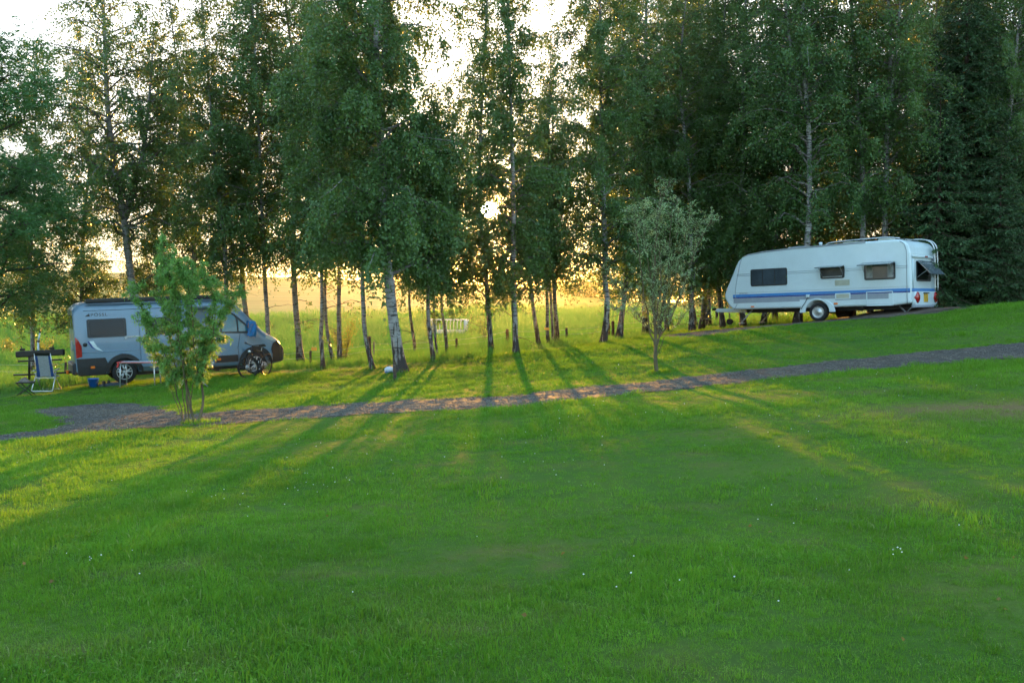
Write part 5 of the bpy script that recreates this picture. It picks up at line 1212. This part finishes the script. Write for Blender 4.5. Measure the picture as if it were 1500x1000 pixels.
# towel over the wing mirror
tw = vworld(1.84, -1.14); tz = van.location.z - math.sin(van_pitch) * 1.84
V = []; n, m_ = 15, 9
for i in range(n):
    t = i / (n - 1) * 2 - 1
    for j in range(m_):
        u = j / (m_ - 1) * 2 - 1; a = abs(t); y = -.11 * math.copysign(min(1, a * 3.2), t) * 1.0; z = 1.75 - .03 * a - max(0, a - .25) * (.62 if t > 0 else .45)
        wv = .035 * math.sin(i * 1.3 + u * 3) * a; V.append((u * (.105 + .035 * a) + .03 * math.sin(t * 4) * a + wv * .3, y + wv + .02 * math.sin(u * 5 + t * 2) * a, z + .015 * math.sin(u * 4) - .03 * a * u))
b = MB(); Q = [(i * m_ + j, i * m_ + j + 1, (i + 1) * m_ + j + 1, (i + 1) * m_ + j) for i in range(n - 1) for j in range(m_ - 1)]; b.add(V, Q, True); b.add([(x * 1.02, y * 1.08, z + .008) for x, y, z in V], [q_[::-1] for q_ in Q], True)
o = b.build('towel', M_TOWEL); o.location = (tw[0], tw[1], tz); o.rotation_euler = (0, 0, VROT); tag(o, 'blue towel hung over the van\'s wing mirror, above the bicycle', 'towel')
# bicycle
_w = cast(363, 554.5); _h = R(-106); bq = (_w.x - .56 * math.cos(_h), _w.y - .56 * math.sin(_h)); e = empty('bicycle', 'black bicycle parked at the camper van\'s cab door, front wheel towards the lawn', 'bicycle', (bq[0], bq[1], gz(*bq)), (0, -.0, R(-112)))
e.rotation_euler = (R(-4), 0, _h)
def bwheel(x, steer=0.0, z=.35):
    w = bpy.data.objects.new('wheel', None); C.objects.link(w); w.parent = e; w.location = (x, 0, z); w.rotation_euler = (0, 0, steer)
    MB().tube([(.335 * math.cos(t), 0, .335 * math.sin(t)) for t in np.linspace(0, 2 * math.pi, 33)[:-1]], .022, 7, closed=True).build('tyre', M_RUBBER, w)
    MB().tube([(.305 * math.cos(t), 0, .305 * math.sin(t)) for t in np.linspace(0, 2 * math.pi, 33)[:-1]], .010, 5, closed=True).build('rim', M_BLACK, w)
    b = MB()
    for k in range(20): t = 2 * math.pi * k / 20; b.tube([(.02 * math.cos(t + .5), .02 * (-1) ** k, .02 * math.sin(t + .5)), (.305 * math.cos(t), 0, .305 * math.sin(t))], .002, 3)
    sp = b.build('spokes', M_STEEL, w); sp['kind'] = 'stuff'
    MB().lathe([(0, -.04), (.085, -.035), (.085, -.03), (.03, -.028), (.03, .04), (0, .04)], (0, 0, 0), 'Y', 18).build('hub', M_STEEL, w)
bwheel(.56, -.58); bwheel(-.52)
fr_ = MB(); HT = (.40, 0, .88); HB = (.445, 0, .72); SC = (-.16, 0, .80); BB = (-.06, 0, .32); RA = (-.52, 0, .35)
for a, b2, r_ in ((HT, SC, .02), (HB, BB, .026), (SC, BB, .018), (HT, HB, .024)): fr_.tube([a, b2], r_, 8)
for s in (-1, 1): fr_.tube([(SC[0], s * .02, SC[2]), (RA[0], s * .06, RA[2])], .010, 6).tube([(BB[0], s * .03, BB[2]), (RA[0], s * .06, RA[2])], .011, 6)
fr_.build('frame', M_BLACK, e)
fk = MB()
for s in (-1, 1): fk.tube([(.45, s * .05, .70), (.56, s * .055, .35)], .017, 7)
fk.box((.45, 0, .71), (.06, .13, .04)); fk.build('fork', M_BLACK, e)
hb = MB(); hb.tube([(.40, 0, .88), (.375, 0, 1.0)], .016, 6).tube([(.30, -.32, 1.06), (.37, -.14, 1.04), (.40, 0, 1.01), (.37, .14, 1.04), (.30, .32, 1.06)], .013, 7); hb.build('handlebar', M_BLACK, e)
for s in (-1, 1): MB().tube([(.33, s * .22, 1.05), (.24, s * .34, 1.07)], .019, 7).build('grip', M_RUBBER, e)
MB().tube([SC, (-.20, 0, .96)], .014, 6).build('seat_post', M_STEEL, e); MB().box((-.22, 0, .98), (.26, .14, .06), bev=.028).build('saddle', M_BLACK, e)
MB().lathe([(.10, -.062), (.10, -.055), (.02, -.05)], (BB[0], 0, BB[2]), 'Y', 20).tube([(BB[0], -.07, BB[2]), (.02, -.08, .18)], .01, 5).tube([(BB[0], .07, BB[2]), (-.14, .08, .47)], .01, 5).box((.02, -.13, .18), (.09, .09, .02)).box((-.14, .13, .47), (.09, .09, .02)).build('crank', M_STEEL, e)
MB().lathe([(.0, .0), (.035, .01), (.045, .06), (.0, .065)], (.50, 0, .84), 'X', 12).build('lamp', M_CLEAR, e)

# ------------------------------------------------------------------ fence, posts, meadow things
fe = empty('wire_fence', 'wire pasture fence on weathered posts behind the row of birches', 'fence', cast(742, 506))
fo_ = fe.location
POSTS = [(542.5, 530, 492, 4.4, M_WOOD, -1.5), (547.5, 527, 500, 2.4, M_PALEW, 0), (743, 506, 482, 4.6, M_RUST, 0), (891, 496, 473, 4.2, M_RUST, 1), (898, 496, 470, 4.4, M_RUST, 0), (908.5, 496, 478, 2.6, M_PALEW, 0), (1050, 474, 452, 4.4, M_WOOD, 0), (1018, 482, 458, 3.6, M_WOOD, 0), (668, 517, 495, 3.4, M_WOOD, 1), (455, 537, 513, 3.4, M_WOOD, 0), (-40, 560, 528, 5, M_WOOD, 0), (96, 556, 530, 3.6, M_WOOD, 0), (830, 501, 480, 3.6, M_WOOD, 0)]
tops = []
for px, py, pt, w, m_, ln in POSTS:
    b_ = cast(px, py); t_ = at(px + ln, pt, b_.y); k = b_.y / F; r = np.random.default_rng(int(px + 99)); P = [(b_.x - fo_.x, b_.y - fo_.y, b_.z - .2 - fo_.z)]
    for j in range(5): P.append(tuple(np.array(b_.lerp(t_, (j + 1) / 5) - fo_) + r.normal(0, .006, 3)))
    MB().tube(P, [w * k / 2 * c for c in (1.05, 1.05, 1, .98, 1.02, .92)], 9).build('post', m_, fe); tops.append((b_.x, b_.y, b_.z, t_.z))
tops.sort(); ws_ = [t for i, t in enumerate(tops) if i == 0 or t[0] - tops[i - 1][0] > .5]
for fr in (.55, .88):
    b = MB(); P = []
    for i in range(len(ws_) - 1):
        a, c = ws_[i], ws_[i + 1]
        for t in np.linspace(0, 1, 6)[:-1]:
            za = a[2] + (a[3] - a[2]) * fr; zc = c[2] + (c[3] - c[2]) * fr; P.append((a[0] + (c[0] - a[0]) * t - fo_.x, a[1] + (c[1] - a[1]) * t - fo_.y, za + (zc - za) * t - .05 * math.sin(math.pi * t) - fo_.z))
    b.tube(P, .004, 4); b.build('wire', M_STEEL, fe)
def sign(px, py, wpx, hpx, Y, lab):
    q = at(px, py, Y); e = empty('warning_sign', lab, 'sign', q); k = Y / F
    MB().box((0, 0, 0), (wpx * k, .012, hpx * k), bev=.004).build('plate', M_YELLOW2, e); MB().tube([(-wpx * k * .3, 0, hpx * k * .5), (-wpx * k * .3, .01, hpx * k * .5 + .06)], .004, 4).tube([(wpx * k * .3, 0, hpx * k * .5), (wpx * k * .3, .01, hpx * k * .5 + .06)], .004, 4).build('hook', M_STEEL, e)
M_YELLOW2 = pmat('orange_yellow_plastic', (.70, .30, .02), .5)
sign(460, 511, 8, 4.5, 33.5, 'small orange plate hanging on the fence left of the slender birches')
sign(801, 481.5, 7, 3.5, 31.2, 'small yellow plate on the fence before the cluster of dark birches')
# hay rack
hc = cast(657, 488); k = hc.y / F; e = empty('hay_rack', 'white metal hay rack standing in the sunny meadow', 'hay rack', hc, (0, 0, -.12)); w_ = 52 * k; hh = 20 * k; dd = w_ * .55
for sy in (-1, 1):
    MB().box((0, sy * dd / 2, .10), (w_, .04, 5 * k), bev=.01).build('side_board', M_WHITE, e)
    MB().tube([(-w_ / 2, sy * dd / 2, hh), (w_ / 2, sy * dd / 2, hh)], .022, 6).build('top_rail', M_WHITE, e)
    for i in range(11):
        x = -w_ / 2 + w_ * i / 10; MB().tube([(x, sy * dd / 2, .02), (x, sy * dd / 2, hh * .82), (x + .06, sy * (dd / 2 + .03), hh * .98)], .020 if i % 10 else .034, 6).build('bar', M_WHITE, e)
for sx in (-1, 1):
    MB().box((sx * w_ / 2, 0, .10), (.04, dd, 5 * k), bev=.01).build('side_board', M_WHITE, e); MB().tube([(sx * w_ / 2, -dd / 2, hh), (sx * w_ / 2, dd / 2, hh)], .022, 6).build('top_rail', M_WHITE, e)
    for i in range(1, 4): y = -dd / 2 + dd * i / 4; MB().tube([(sx * w_ / 2, y, .02), (sx * w_ / 2, y, hh)], .018, 6).build('bar', M_WHITE, e)
# by the thickest birch: short post and a bag
b_ = cast(578.5, 557); k = b_.y / F; r = np.random.default_rng(3); t_ = at(577.5, 534, b_.y) - b_
o = MB().tube([(0, 0, -.15), (0, 0, t_.z * .3), (t_.x * .6, 0, t_.z * .7), (t_.x, 0, t_.z)], [2.6 * k, 2.6 * k, 2.5 * k, 2.3 * k], 9).build('short_post', M_WOOD); o.location = b_; tag(o, 'short dark post stub at the foot of the thickest birch', 'post')
b_ = cast(571, 546); V = []; n = 12
bg_ = MB(); prof = [(0, -.01), (.10, 0), (.15, .05), (.16, .11), (.13, .145), (.075, .175), (.03, .185), (.0, .19)]
for rr_, h in prof:
    for j in range(n): t = 2 * math.pi * j / n; V.append((rr_ * math.cos(t) * (1 + .12 * math.sin(3 * t + h * 20)), rr_ * math.sin(t) * (1 + .1 * math.cos(2 * t)), h))
bg_.add(V, [(i * n + j, i * n + (j + 1) % n, (i + 1) * n + (j + 1) % n, (i + 1) * n + j) for i in range(len(prof) - 1) for j in range(n)], True); e = empty('plastic_bag', 'pale plastic bag left of the thickest birch\'s foot', 'bag', b_)
bg_.build('bag_body', M_BAG, e); MB().lathe([(0, 0), (.13, 0), (.155, .03), (.158, .05)], (0, 0, -.004), 'Z', 12).build('blue_base', M_BLUE, e)

# ------------------------------------------------------------------ small growth on the lawn
r = np.random.default_rng(77); P = []
for cx0, cy0, sx, sy, n in [(135, 823, 22, 4, 12), (330, 733, 25, 6, 12), (460, 712, 30, 12, 26), (360, 748, 10, 4, 5), (1315, 815, 14, 6, 9), (1160, 772, 6, 3, 3), (830, 688, 40, 20, 14), (60, 660, 90, 20, 40), (560, 650, 160, 20, 60), (900, 610, 200, 22, 60), (1250, 570, 160, 18, 50), (760, 760, 400, 70, 60), (820, 540, 120, 14, 40), (430, 580, 130, 10, 30), (1250, 505, 120, 10, 30)]:
    for i in range(int(n * .6)):
        px, py = cx0 + r.normal(0, sx), cy0 + r.normal(0, sy)
        if 525 < py < 960 and -60 < px < 1560: P.append(cast(px, py))
V = []; Fc = []
for p in P:
    if in_poly(np.array([p.x]), np.array([p.y]), PATH)[0] or p.y > edge_y(p.x): continue
    s = r.uniform(.0035, .007) * (1 + max(0, p.y - 9) * .03); h = r.uniform(.03, .055); o = len(V); tx, ty = r.normal(0, .01, 2); c = (p.x + tx, p.y + ty, p.z + h)
    V += [(c[0] + s, c[1], c[2]), (c[0], c[1] + s, c[2]), (c[0] - s, c[1], c[2]), (c[0], c[1] - s, c[2]), (c[0], c[1], c[2] + s * .8), (c[0], c[1], c[2] - s * .8)]
    Fc += [(o, o + 1, o + 4), (o + 1, o + 2, o + 4), (o + 2, o + 3, o + 4), (o + 3, o, o + 4), (o + 1, o, o + 5), (o + 2, o + 1, o + 5), (o + 3, o + 2, o + 5), (o, o + 3, o + 5)]
me = bpy.data.meshes.new('clover_flowers'); me.from_pydata(V, [], Fc); o = link_mesh('clover_flowers', me, M_PETAL); o['kind'] = 'stuff'; tag(o, 'white clover flowers dotted through the lawn')
# fallen leaves
n = 34; pxy = [cast(r.uniform(-20, 1520), 540 + 430 * r.uniform(0, 1) ** 1.3) for _ in range(n)]
Pn = np.array([(p.x, p.y, p.z + .05) for p in pxy]); D = r.normal(0, 1, (n, 3)); D[:, 2] *= .3; Ls = r.uniform(.022, .04, n)
o = link_mesh('fallen_leaves', leaves_mesh('fallen_leaves', Pn, D, Ls, Ls * .36, r), leaf_mat('dry_leaf', (.10, .05, .02), (.24, .16, .05), (.3, .2, .05))); o['kind'] = 'stuff'; tag(o, 'dry brown leaves fallen on the lawn')
# unmown grass round the stems
V = []; Q = []; T = []; RN = []; oo = 0
for (x, y, w) in BASES:
    big = w < .26 and w == .25
    nb = 420 if big else 150; rad = .24 if big else w * 1.6 + .22
    v, q, t, rn, _ = blades(nb, rad, (.04 if big else .08), .15 if big else .22, .004, .8, int(abs(x) * 100) + 5, 0)
    if big: v = v * np.array([1.5, 1, 1]) + np.array([.12, 0, 0])
    v = v + np.array([x, y, 0]); v[:, 2] += ground(v[:, 0], v[:, 1])
    V.append(v); Q.append(q + oo); T.append(t + oo); RN.append(rn); oo += len(v)
o = link_mesh('tall_grass', mesh_np('tall_grass', np.concatenate(V), np.concatenate(Q), np.concatenate(T), attrs={'rnd': ('POINT', np.concatenate(RN).astype(np.float32))}), M_LAWN); o['kind'] = 'stuff'; tag(o, 'unmown grass round the willow and birch stems')
# ------------------------------------------------------------------ evening haze
hm = bpy.data.materials.new('evening_haze'); hm.use_nodes = True; ht = hm.node_tree
for n_ in list(ht.nodes):
    if n_.type == 'BSDF_PRINCIPLED': ht.nodes.remove(n_)
pv = ht.nodes.new('ShaderNodeVolumePrincipled'); pv.inputs['Color'].default_value = (.98, .87, .70, 1); pv.inputs['Density'].default_value = .00014; pv.inputs['Anisotropy'].default_value = .88
ht.links.new(pv.outputs[0], ht.nodes['Material Output'].inputs['Volume'])
hz = MB().box((0, 0, 0), (2, 2, 2)).build('haze', hm); hz['kind'] = 'stuff'; hz['label'] = 'thin warm evening haze over lawn and meadow'
hz.scale = (5200, 5400, 53); hz.location = (0, 2200, -30)
